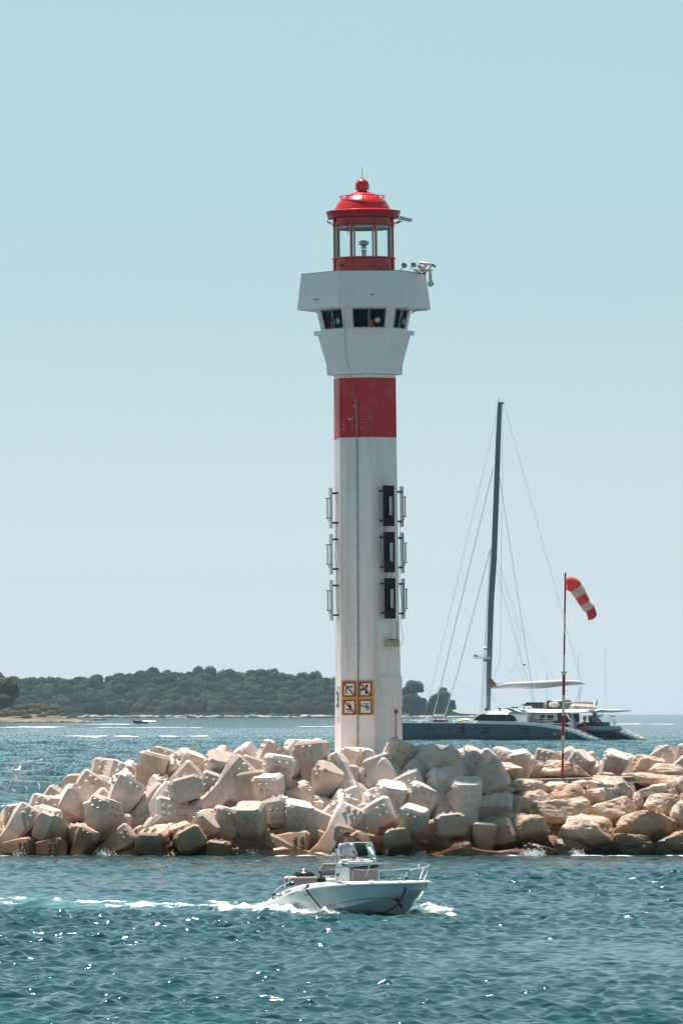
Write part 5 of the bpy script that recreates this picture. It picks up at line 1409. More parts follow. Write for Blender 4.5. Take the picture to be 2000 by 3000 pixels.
def cat_hull(v0, name):
    rings = []
    for u in list(np.linspace(0, 16, 14)) + list(np.linspace(18, Lh - 3, 8)) + [Lh - 1.5, Lh - .4, Lh]:
        t = u/Lh; hb = 1.45*min(1, (1 - t)*3.2 + .02)**0.7; hb *= (0.75 + .25*min(1, u/4)); z = zt_at(u)
        rings.append([(u, v0 - hb, z), (u, v0 - hb*.98, z*.5), (u, v0 - hb*.8, 0.05), (u, v0 - hb*.45, -.5), (u, v0 + hb*.45, -.5), (u, v0 + hb*.8, 0.05), (u, v0 + hb*.98, z*.5), (u, v0 + hb, z)])
    return MB().loft(rings).build(name, M_cathull, cat, 40)
cat_hull(0, 'hull'); h2 = cat_hull(FV, 'hull')
# white gunwale sweeping down to each transom
for v0 in (0, FV):
    rg = []
    for u in list(np.linspace(0, 16, 20)) + [24, Lh - 3, Lh - .4]:
        t = u/Lh; hb = 1.48*min(1, (1 - t)*3.2 + .02)**0.7*(0.75 + .25*min(1, u/4)); z = zt_at(u); th2 = .50 if u < 10 else max(.14, .50 - (u - 10)*.03)
        w_ = .32 if u < 12 else .25
        rg.append([(u, v0 - hb, z - th2*.5), (u, v0 - hb + .02, z + th2*.5), (u, v0 - hb + w_, z + th2*.5), (u, v0 - hb + w_, z - th2*.5)])
    MB().loft(rg).build('gunwale', M_catw, cat, 40)
    rg2 = [[(x, 2*v0 - y, z) for (x, y, z) in r_[::-1]] for r_ in rg]
    MB().loft(rg2).build('gunwale', M_catw, cat, 40)
    # steps at the stern
    for j in range(6):
        u = .9 + j*1.15; z = zt_at(u) + .05
        MB().box((u, v0 + (.15 if v0 else .1), z), (.75, 1.6, .10)).build('step', M_catw, cat)
MB().box(((12 + Lh)/2 - 6, FV/2, 2.92), (Lh - 14, FV, .10)).build('main_deck', M_catw, cat)
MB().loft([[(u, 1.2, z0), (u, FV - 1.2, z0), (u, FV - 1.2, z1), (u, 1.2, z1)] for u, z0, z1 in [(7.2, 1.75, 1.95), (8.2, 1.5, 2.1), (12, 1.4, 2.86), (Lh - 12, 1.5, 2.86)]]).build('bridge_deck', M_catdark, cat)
# deckhouse: white front part with the long dark window
hv0, hv1 = 1.6, FV - 1.6
base = [K1(875, 500, hv0), K1(1000, 388, hv0), K1(1100, 352, hv0), K1(1240, 333, hv0), K1(1500, 335, hv0)]
p_end_t, p_end_b = K2(70, 372, hv0), K2(180, 485, hv0)
poly = [(p.x, p.z) for p in base] + [(K2(60, 325, hv0).x, K2(60, 325, hv0).z), (K2(140, 372, hv0).x, K2(140, 372, hv0).z), (K2(118, 400, hv0).x, K2(118, 400, hv0).z), (K2(122, 430, hv0).x, K2(122, 430, hv0).z), (p_end_b.x, p_end_b.z - .1)]
poly[0] = (poly[0][0], 2.9)
prof_t = sorted([(p.x, p.z) for p in base[1:]] + [(K2(60, 325, hv0).x, K2(60, 325, hv0).z)])
dk_ = []
for u_, z_ in sorted([(K2(150, 400, hv0).x, K2(140, 330, hv0).z)] + prof_t + [(base[0].x, 3.1)]):
    zm = 2.9 + (z_ - 2.9)*.62; s__ = 1.6 if z_ > 3.5 else .3
    dk_.append([(u_, hv0, 2.85), (u_, hv0 + .10, zm), (u_, hv0 + s__, z_), (u_, hv1 - s__, z_), (u_, hv1 - .10, zm), (u_, hv1, 2.85)])
MB().loft([r_[::-1] for r_ in dk_]).build('deckhouse', M_catw, cat)
win = [K1(885, 475, hv0), K1(925, 430, hv0), K1(968, 404, hv0), K1(1100, 402, hv0), K1(1310, 404, hv0), K1(1350, 425, hv0), K1(1372, 455, hv0), K1(1376, 484, hv0)]
wpoly = [(p.x, p.z) for p in win]
MB().prism(wpoly, .12, Matrix.Translation((0, hv0 - .06, 0))).build('side_window', M_darkglass, cat)
MB().prism(wpoly, .12, Matrix.Translation((0, hv1 - .06, 0))).build('side_window', M_darkglass, cat)
wf0, wf1 = win[0], win[2]
fw = MB(); fw.add([(wf0.x + .12, hv0 + .4, wf0.z), (wf0.x + .12, hv1 - .4, wf0.z), (wf1.x + .12, hv1 - .8, wf1.z + .1), (wf1.x + .12, hv0 + .8, wf1.z + .1)], [(0, 1, 2, 3)]); fw.build('front_window', M_darkglass, cat)
for x in (1135, 1268):
    a_, b_ = K1(x, 404, hv0 - .08), K1(x, 484, hv0 - .08); MB().tube([a_, b_], .05, 5).build('window_bar', M_catgrey, cat)
# grey stripe sweeping over the roof edge
stp = [K1(1235, 332, hv0 - .03), K1(1310, 332, hv0 - .03), K1(1440, 385, hv0 - .03), K1(1370, 392, hv0 - .03)]
MB().prism([(p.x, p.z) for p in stp], .06, Matrix.Translation((0, hv0 - .05, 0))).build('roof_stripe', M_catgrey, cat)
# roof slab running aft
r0 = K2(-60, 330, hv0).x; r1 = K2(1095, 350, hv0 + 6).x
zr0, zr1 = K2(500, 368, hv0).z, K2(500, 328, hv0).z
rg = []
for (u, z0, z1, ins) in [(r0, zr0 + .1, zr1, 0), (r0 - 6, zr0, zr1, 0), (K2(720, 0, hv0).x, zr0 + .05, zr1, .1), (r1 + 1.0, zr0 + .25, zr1 - .12, .2), (r1 + .2, zr0 + .3, zr1 - .2, .6), (r1, zr0 + .4, zr1 - .35, .8)]:
    rg.append([(u, hv0 + ins + .1, z0), (u, hv0 + ins, z0 + .12), (u, hv0 + ins + .85, z1), (u, hv1 - ins - .85, z1), (u, hv1 - ins, z0 + .12), (u, hv1 - ins - .1, z0)])
rf = MB().loft([x[::-1] for x in rg]).build('roof', M_catw, cat)
for x in (860, 985): p = K2(x, 342, hv0); MB().box((p.x, hv0 + .1, p.z), (.9, .3, .16)).build('roof_light', M_dark, rf)
# aft saloon wall set back under the roof, with dark windows
sv = 4.2
a_, b_ = K2(150, 480, sv), K2(470, 480, sv)
MB().box(((a_.x + b_.x)/2, sv + .1, (3.0 + zr0)/2), (a_.x - b_.x, .2, zr0 - 3.0)).build('saloon_wall', M_catw, cat)
for (x0, x1) in [(165, 222), (290, 350), (385, 445)]:
    p, q = K2(x0, 392, sv - .05), K2(x1, 456, sv - .05)
    MB().box(((p.x + q.x)/2, sv - .05, (p.z + q.z)/2), (p.x - q.x, .12, p.z - q.z)).build('saloon_window', M_darkglass, cat)
# lounge furniture in the side recess
for (x, y, r_) in [(238, 452, 22), (285, 462, 22)]:
    p = K2(x, y, 2.6); MB().lathe([(0, -.35), (.30, -.3), (.38, .1), (.34, .38), (.1, .42), (0, .42)], 14, Matrix.Translation(p)).build('lounge_chair', M_catgrey, cat, True)
p = K2(470, 465, 2.6); MB().ball(tuple(p), .42, 6, sc_=(1, 1, .9)).build('plant_pot', M_catdark, cat, True)
MB().ball(tuple(K2(475, 445, 2.4)), .22, 5).build('yellow_flowers', M_yel, cat, True)
MB().tube([K2(312, 448, 2.2), K2(318, 492, 2.2)], [.05, .22], 8).build('orange_cone', M_orange, cat)
rlm = MB()
for (y,) in [(430,), (450,)]: rlm.tube([K2(310, y, 2.0), K2(460, y + 5, 2.0)], .03, 5)
rlm.build('side_rail', M_catw, cat)
for (x, y) in [(270, 395), (278, 412), (285, 428)]:
    MB().box(tuple(K2(x, y, 2.4)), (1.2, .8, .10)).build('stair_tread', M_pipe, cat)
# cockpit: dark inner volume, helm windows, curved coaming
a_, b_ = K2(460, 490, 3.4), K2(560, 500, 3.4)
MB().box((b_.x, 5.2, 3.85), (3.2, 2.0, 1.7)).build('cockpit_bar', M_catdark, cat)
MB().prism([(K2(x, y, 2.2).x, K2(x, y, 2.2).z) for x, y in [(585, 375), (600, 372), (625, 420), (655, 450), (672, 500), (690, 560), (660, 520), (600, 500), (600, 470), (640, 468), (615, 430), (590, 400)]], .25, Matrix.Translation((0, 2.2, 0))).build('curved_coaming', M_catw, cat)
MB().prism([(K2(x, y, 2.6).x, K2(x, y, 2.6).z) for x, y in [(595, 515), (600, 470), (645, 470), (665, 515)]], .12, Matrix.Translation((0, 2.6, 0))).build('coaming_window', M_darkglass, cat)
MB().prism([(K2(x, y, 2.0).x, K2(x, y, 2.0).z) for x, y in [(600, 515), (660, 515), (690, 555), (600, 530)]], .3, Matrix.Translation((0, 2.0, 0))).build('stair_side', M_catw, cat)
MB().prism([(K2(x, y, 2.0).x, K2(x, y, 2.0).z) for x, y in [(628, 375), (655, 375), (705, 558), (688, 558)]], .25, Matrix.Translation((0, 2.0, 0))).build('roof_strut', M_catgrey, cat)
MB().prism([(K2(x, y, 9).x, K2(x, y, 9).z) for x, y in [(865, 368), (888, 368), (1005, 505), (975, 505)]], .3, Matrix.Translation((0, 9, 0))).build('roof_strut', M_catgrey, cat)
# aft garage block with sofa
g0, g1 = K2(738, 540, 5), K2(1042, 540, 5)
MB().bbox(((g0.x + g1.x)/2, 7.5, (K2(800, 512, 5).z + K2(800, 572, 5).z)/2), (g0.x - g1.x, 7.0, K2(800, 512, 5).z - K2(800, 572, 5).z), .35).build('aft_block', mat('aft_block_grey', (0.33, 0.42, 0.43), 0.5), cat, True)
g0, g1 = K2(735, 490, 5), K2(938, 490, 5)
MB().bbox(((g0.x + g1.x)/2, 7.5, K2(800, 492, 5).z), (g0.x - g1.x, 4.0, K2(800, 470, 5).z - K2(800, 515, 5).z), .08).build('aft_sofa', M_catdark, cat)
MB().ball(tuple(K2(885, 438, 8)), .95, 7, sc_=(1, .8, .75)).build('beige_cover', M_cream, cat, True)
rb = K2(790, 572, 4.0)
bp_ = [(1.0, 0), (.95, .35), (.45, .55), (.28, .9), (.24, 1.6), (.30, 2.0), (.20, 2.2), (.46, 2.45), (.52, 2.75), (.42, 3.05), (.2, 3.2), (0, 3.22)]
sc2 = (K2(790, 400, 4.0).z - rb.z)/3.22
MB().lathe([(r_*.95*sc2*.75, z*sc2) for r_, z in bp_], 20, Matrix.Translation(rb)).build('orange_marker', M_buoyr, cat, True)
# stairs/inside of the far stern in pale wood
MB().prism([(K2(x, y, FV - 1.2).x, K2(x, y, FV - 1.2).z) for x, y in [(990, 500), (1100, 512), (1220, 552), (1250, 575), (1180, 560), (1040, 562), (1040, 530)]], .2, Matrix.Translation((0, FV - 1.0, 0))).build('far_bulwark', M_pipe, cat)
ld = MB()
for x in (964, 998): ld.tube([K2(x, 600, FV - 2.2), K2(x, 684, FV - 2.2)], .05, 5)
for y in (615, 635, 655, 675): ld.tube([K2(964, y, FV - 2.2), K2(998, y, FV - 2.2)], .04, 5)
ld.build('swim_ladder', M_galv, cat)
dv = MB()
for x in (1066, 1105, 1122): dv.tube([K2(x, 420 + (10 if x > 1070 else 0), FV), K2(x, 500, FV)], .06, 5)
dv.tube([K2(1066, 398, FV), K2(1122, 402, FV)], .16, 5); dv.build('stern_davit', M_grey, cat)
# flybridge: lounge, coamings, seats, rails, flag
fv = 4.5
bm = MB(); a_, b_ = K2(110, 268, fv), K2(305, 282, fv)
bm.box(((a_.x + b_.x)/2, 7.5, K2(200, 282, fv).z), (a_.x - b_.x, 6, .30)); bm.box(((a_.x + b_.x)/2 - 1, 7.5, K2(200, 302, fv).z), ((a_.x - b_.x)*.7, 5, .45)); bm.box((a_.x - 1.4, 7.0, K2(150, 270, fv).z + .1), (2.2, 4, .35))
bm.build('fly_console', M_catdark, cat)
MB().tube([K2(60, 318, fv), K2(105, 268, fv), K2(112, 262, fv)], .05, 5).build('fly_screen_frame', M_grey, cat)
a_, b_ = K2(325, 305, fv), K2(470, 305, fv)
MB().bbox(((a_.x + b_.x)/2, 8, K2(400, 307, fv).z), (a_.x - b_.x, 7, 1.6), .3).build('fly_coaming', M_sailb, cat, True)
MB().bbox((K2(465, 300, fv).x, 6, K2(465, 300, fv).z), (3.4, 3, 2.3), .2).build('fly_helm', M_catdark, cat, True)
MB().ball(tuple(K2(460, 278, fv)), .9, 6, sc_=(1.2, 1, .6)).build('fly_cover', M_cream, cat, True)
a_, b_ = K2(500, 300, fv), K2(690, 300, fv)
MB().bbox(((a_.x + b_.x)/2, 8, K2(600, 302, fv).z), (a_.x - b_.x, 7, 1.7), .2).build('fly_coaming', mat('fly_coaming_grey', (0.12, 0.13, 0.12), 0.7), cat, True)
for i, x in enumerate((705, 748, 805, 850)):
    MB().bbox(tuple(K2(x, 310, fv)), (2.0, 2.2, 1.4 - .1*i), .4).build('fly_seat', M_cream, cat, True)
frl = MB()
for y in (268, 283): frl.tube([K2(560, y, fv), K2(828, y - 2, fv)], .035, 5)
for x in (580, 640, 700, 765, 828): frl.tube([K2(x, 266, fv), K2(x, 325, fv)], .035, 5)
frl.tube([K2(828, 240, fv), K2(828, 325, fv)], .08, 5); frl.build('fly_rail', M_grey, cat)
MB().prism([(K2(x, y, 7).x, K2(x, y, 7).z) for x, y in [(893, 325), (900, 300), (914, 262), (932, 216), (933, 240), (925, 275), (906, 318)]], .05, Matrix.Translation((0, 7, 0))).build('ensign_flag', M_flagr, cat)
MB().tube([K2(885, 330, 7), K2(915, 262, 7), K2(934, 214, 7)], .04, 5).build('flag_staff', M_wire, cat)
# hull windows: groups of panes
def pane(x, y, w_=26, h_=28, K=None, nm='hull_window'):
    K = K or K1; p = K(x, y, -1.40); kx = 3.92 if K is K1 else 3.733
    MB().bbox((p.x, -1.43, p.z), (w_/kx*.0655, .10, h_/kx*.0578), .03).build(nm, M_ink, cat)
for x in (752, 783): 
    for y in (563, 605): pane(x, y)
for x in (998, 1030, 1062):
    for y in (563, 605): pane(x, y)
for x in (1458, 1490, 1522):
    for y in (568, 610): pane(x, y)
for x, y in [(380, 570), (430, 570), (608, 570), (903, 570)]: pane(x, y, 26, 22, nm='porthole')
p = K2(278, 568, -1.42); MB().bbox((p.x, -1.42, p.z), (1.3, .06, .7), .03).build('hull_hatch', mat('hatch_grey', (0.075, 0.115, 0.128), 0.3), cat)
lg = K2(463, 593, -1.47); r_ = 5.6*.0585
lgM = Matrix.Translation(lg) @ Matrix.Rotation(math.pi, 4, 'Z')
lm_ = MB(); lm_.prism(circ(0, 0, r_, 24), .05, Matrix.Translation(lg)); lgo = lm_.build('logo_disc', M_catw, cat)
half = circ(0, 0, r_*.92, 14, -90, 90)
yy_ = [(x, z) for x, z in half] + [(.5*r_*.92*math.cos(R(a)) , r_*.46 + .5*r_*.92*math.sin(R(a))) for a in range(90, 271, 20)] + [(.5*r_*.92*math.cos(R(a)), -r_*.46 + .5*r_*.92*math.sin(R(a))) for a in range(90, -91, -20)]
MB().prism([(-x, z) for x, z in yy_], .03, Matrix.Translation(lg + Vector((0, -.04, 0)))).build('logo_swirl', M_cathull, lgo)
tm = MB(); text_mesh('OU', .62, .01, Matrix.Translation(K2(515, 590, -1.46)) @ Matrix.Diagonal((-1, 1, 1, 1)), tm, 1.2, heavy=.01); tm.build('hull_lettering', M_catgrey, cat)
# foredeck: rails, gangway, furlers, toys
frd = MB()
for x in range(70, 900, 62): frd.tube([K1(x, 505, -1.2), K1(x, 432, -1.2)], .03, 5)
for y in (432, 462): frd.tube([K1(66, y, -1.2), K1(880, y, -1.2)], .015, 4)
for x in (1268, 1395): frd.tube([K1(x, 430, -1.2), K1(x, 502, -1.2)], .03, 5)
frd.build('guard_rail', M_grey, cat)
MB().tube([K1(240, 502, 1), K1(315, 465, 1), K1(398, 430, 1)], .12, 6).build('bow_sprit', M_catw, cat)
MB().tube([K1(410, 428, 1), K1(412, 492, 1)], .10, 6).build('sprit_support', M_catw, cat)
for (x, w_) in [(438, 50), (500, 40), (552, 60)]:
    MB().bbox(tuple(K1(x, 476, 3)), (w_/3.92*.065, 1.4, .48), .1).build('deck_bag', M_dark, cat, True)
for x, y in [(423, 432), (565, 426)]: MB().ball(tuple(K1(x, y, FV*.5)), .22, 6).build('furler_drum', M_dark, cat, True)
MB().loft([[(c.x, c.y - w_, c.z), (c.x, c.y, c.z + .12), (c.x, c.y + w_, c.z), (c.x, c.y, c.z - .14)] for c, w_ in [(K1(655, 492, 2), .05), (K1(690, 470, 2), .35), (K1(740, 455, 2), .4), (K1(800, 455, 2), .35), (K1(838, 462, 2), .1)]]).build('kayak', mat('kayak_blue', (0.35, 0.62, 0.70), 0.4), cat, True)
MB().loft([[(c.x, c.y - w_, c.z), (c.x, c.y, c.z + .14), (c.x, c.y + w_, c.z), (c.x, c.y, c.z - .16)] for c, w_ in [(K1(690, 492, 1.2), .05), (K1(730, 478, 1.2), .35), (K1(790, 468, 1.2), .35), (K1(838, 466, 1.2), .1)]]).build('kayak', M_yel, cat, True)
for x, y in [(1185, 335), (1338, 322), (1380, 325), (1462, 330), (1525, 340)]:
    p = K1(x, y, 3); MB().bbox(tuple(p), (.55, .5, .22), .05).build('roof_fitting', M_dark, cat)
# mast, boom, radar, rigging
MV = FV/2
mp = [(492, 2190, 11), (498, 1900, 13.5), (512, 1450, 14.5), (531, 1150, 15), (548, 700, 14.5), (562, 300, 13), (570, 120, 12), (573, 70, 11.5)]
ms = MB(); rings = []
for x, y, w_ in mp:
    c = K6(x, y, MV); hw = w_*.0585/2*1.02; rings.append([(c.x + hw*1.25*math.cos(t), c.y + hw*.7*math.sin(t), c.z) for t in [R(30*i) for i in range(12)]])
ms.loft(rings); mast = ms.build('mast', M_mast, cat, True)
MB().tube([K6(572, 72, MV), K6(596, 72, MV)], .22, 6).tube([K6(568, 68, MV), K6(567, 42, MV)], .06, 5).tube([K6(548, 64, MV), K6(572, 66, MV)], .05, 5).tube([K6(567, 42, MV), K6(567, 28, MV)], .02, 4).build('masthead_fittings', M_wire, mast)
for x, y in [(491, 1655), (521, 1110), (517, 1180), (514, 1225), (541, 508), (558, 107)]: MB().ball(tuple(K6(x, y, MV)), .14, 5).build('mast_fitting', M_dark, mast, True)
q = K6(456, 1822, MV)
pf_ = MB(); pf_.box(tuple(q), (3.0, 1.6, .12)); pf_.box(tuple(q + Vector((0, 0, .38))), (3.0, 1.6, .06)); pf_.box(tuple(q + Vector((1.4, 0, .2))), (.08, 1.5, .5)); pf_.box(tuple(q + Vector((0, 0, -.22))), (3.0, 1.2, .16)); pf_.build('radar_platform', M_catw, mast)
MB().ball(tuple(K6(471, 1765, MV)), .42, 8, sc_=(1, 1, .8)).build('radar_dome', M_catw, mast, True)
MB().bbox(tuple(K6(472, 1845, MV)), (.7, .5, .5), .08).build('deck_light', M_grey, mast)
MB().ball(tuple(K6(480, 2182, MV)), .34, 6).build('mast_base', M_dark, mast, True)
bc = [(530, 2032, .35), (560, 2028, .42), (650, 2020, .55), (760, 2018, .68), (880, 2012, .66), (1000, 2003, .55), (1080, 1998, .42), (1140, 2003, .25), (1160, 2007, .1)]
bo = MB(); rings = []
for x, y, h_ in bc:
    c = K6(x, y, MV); rings.append([(c.x, c.y + h_*.8*math.sin(t), c.z + h_*math.cos(t) + .04*math.sin(x)) for t in [R(30*i) for i in range(12)]])
bo.loft(rings); boom = bo.build('boom_sail_cover', M_sailc, cat, True)
MB().tube([K6(545, 2010, MV), K6(620, 2008, MV), K6(760, 2005, MV), K6(900, 2004, MV), K6(1060, 1992, MV)], .11, 6).build('boom_zipper', M_sailb, boom, True)
MB().loft([[(K6(x, y0, MV).x, MV + .5*math.sin(R(45*i)), K6(x, (y0+y1)/2, MV).z + (K6(x, y0, MV).z - K6(x, y1, MV).z)/2*math.cos(R(45*i))) for i in range(8)] for x, y0, y1 in [(502, 1972, 2042), (520, 1974, 2040), (540, 1995, 2035), (552, 2015, 2032)]]).build('sail_tack', M_sailb, cat, True)
RIG = [  # x0,y0, x1,y1 in the rigging crop, thickness px, material, plane at each end
 (558, 125, 60, 2215, .8, 1, MV, MV), (527, 520, 180, 1960, 1.5, 0, MV, MV), (180, 1960, 110, 2240, 2.4, 1, MV, MV), (508, 1075, 270, 1975, 1.5, 0, MV, MV), (270, 1975, 188, 2245, 2.2, 1, MV, MV),
 (569, 575, 810, 2140, 1.1, 0, MV, .5), (549, 1220, 803, 2140, .9, 0, MV, .5), (600, 75, 1134, 2000, .8, 1, MV, MV), (592, 75, 575, 1840, .9, 1, MV, MV), (575, 1840, 520, 1985, .8, 0, MV, MV),
 (506, 1075, 440, 2205, .9, 0, MV, .5), (512, 1075, 456, 2205, .8, 0, MV, .5), (500, 1250, 448, 2205, .9, 1, MV, 4), (488, 1640, 470, 2205, .9, 1, MV, 6),
 (551, 1140, 688, 1606, .4, 1, MV, MV), (551, 1140, 710, 1604, .4, 1, MV, MV), (710, 1604, 916, 1892, .4, 1, MV, MV), (688, 1606, 893, 1892, .4, 1, MV, MV), (688, 1610, 690, 1862, .5, 1, MV, MV), (710, 1606, 716, 1870, .5, 1, MV, MV),
 (690, 1862, 640, 1950, .5, 1, MV, MV), (690, 1862, 570, 2005, .4, 1, MV, MV), (716, 1870, 662, 1985, .4, 1, MV, MV), (690, 1862, 740, 2000, .4, 1, MV, MV), (640, 1955, 640, 2010, .6, 1, MV, MV), (893, 1895, 900, 2000, .4, 1, MV, MV), (916, 1893, 940, 2000, .4, 1, MV, MV),
 (896, 1955, 896, 2150, 1.0, 1, 5, 5), (1113, 1780, 1113, 2140, .7, 1, 5, 5), (1300, 1770, 1300, 2175, .7, 1, 8, 8),
 (1134, 2025, 1115, 2150, 1.1, 0, MV, MV), (1134, 2025, 1085, 2150, .8, 0, MV, MV), (1045, 2030, 1230, 2175, .5, 1, MV, 2), (1000, 2035, 1180, 2150, .5, 1, MV, 2),
 (522, 2060, 535, 2180, .8, 1, MV, 4), (185, 1965, 210, 2000, .5, 1, MV, MV), (270, 1990, 640, 2170, .4, 1, MV, 3), (270, 1985, 350, 2060, .5, 1, MV, 3), (350, 2060, 600, 2160, .5, 1, 3, 3), (260, 2080, 440, 2150, .4, 1, 3, 3)]
for (x0, y0, x1, y1, w_, mm_, v0, v1) in RIG:
    MB().tube([K6(x0, y0, v0), K6(x1, y1, v1)], max(.014, w_*.0585*.5), 6).build('rigging_line', M_wirel if mm_ else M_wire, cat)
MB().tube([K6(495, 2040, MV), K6(490, 2120, MV), K6(486, 2180, MV)], [.2, .3, .2], 8).build('gooseneck', M_catgrey, cat, True)
MB().box(tuple(K6(741, 1876, MV)), (.32, .05, .30)).build('signal_flag', M_flagr, cat)
MB().tube([K6(243, 2145, MV + .1), K6(243, 2147, MV - .1)], .25, 8).build('anchor_ball', M_ink, cat)
cpos = K2(716, 562, 3.0)
person('figure in a pale top standing in the stern cockpit of the catamaran', MC @ Matrix.Translation((cpos.x, 2.6, cpos.z)) @ Matrix.Rotation(R(200), 4, 'Z'), mat('pale_top', (.35, .5, .55), .8), M_shorts, M_dark,
       [(-1, (.05, -.30, 1.14), (.25, -.22, 1.05), (1, .2, 0)), (1, (.05, .30, 1.14), (.22, .22, 1.02), (1, -.2, 0))], glasses=False, vox=0.03)
# ------------------------------------------------------------------ far coast, island and trees
M_pine = mat('pine_foliage', (0.050, 0.062, 0.034), 0.9, var=0.35, scale=0.25, detail=4, spec=0.1)
def vary(m, lo, hi):
    N = m.node_tree.nodes; L = m.node_tree.links; oi = N.new('ShaderNodeObjectInfo'); hv = N.new('ShaderNodeHueSaturation'); mr = N.new('ShaderNodeMapRange'); m2 = N.new('ShaderNodeMapRange')
    lk = N['Principled BSDF'].inputs['Base Color'].links[0]; src = lk.from_socket
    mr.inputs[3].default_value = lo; mr.inputs[4].default_value = hi; L.new(oi.outputs['Random'], mr.inputs[0]); L.new(mr.outputs[0], hv.inputs['Value'])
    fr = N.new('ShaderNodeMath'); fr.operation = 'MULTIPLY'; fr.inputs[1].default_value = 53.3; fx = N.new('ShaderNodeMath'); fx.operation = 'FRACT'; L.new(oi.outputs['Random'], fr.inputs[0]); L.new(fr.outputs[0], fx.inputs[0])
    m2.inputs[3].default_value = 0.47; m2.inputs[4].default_value = 0.525; L.new(fx.outputs[0], m2.inputs[0]); L.new(m2.outputs[0], hv.inputs['Hue'])
    L.new(src, hv.inputs['Color']); L.new(hv.outputs[0], N['Principled BSDF'].inputs['Base Color'])
vary(M_pine, 0.45, 2.1)
M_bark = mat('pine_bark', (0.10, 0.07, 0.05), 0.9)
M_soil = mat('island_ground', (0.018, 0.024, 0.012), 0.95, var=0.4, scale=0.02, world_space=True, spec=0.0)
M_shore = mat('shore_rock', (0.34, 0.26, 0.22), 0.9, var=0.45, scale=0.06, world_space=True)
M_sand = mat('sandy_bank', (0.14, 0.105, 0.065), 0.9, var=0.6, scale=0.05, world_space=True)
M_scrub = mat('scrub_leaves', (0.13, 0.12, 0.055), 0.9, var=0.4, scale=0.3)
IY = 6400.0; ik = IY/F
def land(name, prof_px, Y, depth, m_, nz=1.0, group=None):
    """terrain strip: prof = [(px, top_py)], rises from the sea to the profile over depth"""
    n = 160; x0, x1 = prof_px[0][0], prof_px[-1][0]; kk = Y/F; rows = []
    for i in range(n + 1):
        px = x0 + (x1 - x0)*i/n; py = np.interp(px, [p[0] for p in prof_px], [p[1] for p in prof_px])
        zt_ = max(0.3, H - (py - EY)*kk)
        r_ = []
        for j in range(12):
            t = j/11; yy = Y + depth*t
            z = -1.0 + (zt_ + 1.0)*math.sin(min(1, t*1.6)*math.pi/2)*(1 if t < 0.7 else max(0, 1 - ((t-.7)/.3)**2*0.9))
            z += nz*zt_*0.10*noise.noise(Vector((px*0.05, t*5, Y*0.01)))*(t > 0)
            r_.append(((px - 1000)*yy/F, yy + nz*8*noise.noise(Vector((px*0.08, 0, 3)))*(j == 0), z))
        rows.append(r_)
    o = MB().loft(rows, cap=False, close=False).build(name, m_, None, 60)
    o['kind'] = 'structure'; return o
land('island', [(-900, 2098), (-600, 2088), (-300, 2080), (-100, 2060), (60, 2040), (300, 2030), (450, 2020), (600, 2015), (980, 2030), (1180, 2050), (1290, 2072), (1345, 2090), (1460, 2097)], IY, 260, M_soil)
def shore_rocks(x0, x1, Y, n, h, m_, name, py_base):
    mb = MB(); r_ = random.Random(int(x0) + 5); kk = Y/F
    for i in range(n):
        px = r_.uniform(x0, x1); s_ = r_.uniform(.5, 1.3)*h
        c = W(px, py_base, Y - r_.uniform(1, 14)); vs = []; fs = []
        b = boulder_mesh(int(px*3) % 97, s_*2.6, s_*1.6, s_*r_.uniform(.5, 1.1), 5)
        mb.add([Vector(v) + Vector((c.x, c.y, s_*0.2)) for v in b.v], b.f)
    o = mb.build(name, m_, None, 40); o['kind'] = 'stuff'; return o
shore_rocks(220, 1450, IY, 330, 3.6, M_shore, 'shore_rocks', 2100)

def pine_meshes(v):
    """round stone-pine crown: leafy shell of many small tufts over lobes; unit diameter"""
    r_ = random.Random(60 + v); mb = MB()
    lobes = [(Vector((0, 0, 0.05)), 0.42)]
    for _ in range(8):
        a = r_.uniform(0, 6.28); lobes.append((Vector((math.cos(a)*r_.uniform(.15, .34), math.sin(a)*r_.uniform(.15, .34), r_.uniform(-.28, .22))), r_.uniform(.18, .29)))
    for (c, rr) in lobes:
        for _ in range(int(900*rr*rr/0.09)):
            d = Vector((r_.gauss(0, 1), r_.gauss(0, 1), r_.gauss(0, 1))).normalized()
            p = c + Vector((d.x, d.y, d.z*0.95))*rr*r_.uniform(.72, 1.06)
            s_ = r_.uniform(.018, .045); t = Vector((r_.gauss(0, 1), r_.gauss(0, 1), r_.gauss(0, 1))).normalized(); b = d.cross(t)
            if b.length < .1: continue
            b.normalize(); n2 = (d + t*0.5).normalized(); e = n2.cross(b)
            mb.add([p + b*s_, p + e*s_, p - b*s_, p - e*s_*0.6], [(0, 1, 2), (0, 2, 3)])
    c_ = mb.build('crown', M_pine); cm = c_.data; bpy.data.objects.remove(c_)
    tb = MB(); tb.tube([(0, 0, -0.85), (0.02, 0, -0.4), (0, 0.01, 0.05)], [0.045, 0.035, 0.02], 6)
    for _ in range(4):
        a = r_.uniform(0, 6.28); tb.tube([(0.01, 0, -0.35), (math.cos(a)*.12, math.sin(a)*.12, -0.15), (math.cos(a)*.25, math.sin(a)*.25, 0.02)], [0.02, 0.014, 0.008], 5)
    t_ = tb.build('trunk', M_bark); tm_ = t_.data; bpy.data.objects.remove(t_)
    return cm, tm_
PM = [pine_meshes(i) for i in range(5)]
def pine(px, py, wpx, Y, hs=1.0, label=None, group=None, r_=rnd, name='stone_pine', m_=None):
    """py is the middle of the crown"""
    p = W(px, py, Y); kk = Y/F; s_ = wpx*kk
    cm, tm_ = PM[r_.randrange(5)]
    t = empty(name, Matrix.LocRotScale(p, Euler((0, 0, r_.uniform(0, 6.28))), Vector((s_, s_, s_*hs))), label, 'tree', group)
    for nm, me_ in (('crown', cm), ('trunk', tm_)):
        c = bpy.data.objects.new(nm, me_); col.objects.link(c); c.parent = t
    return t
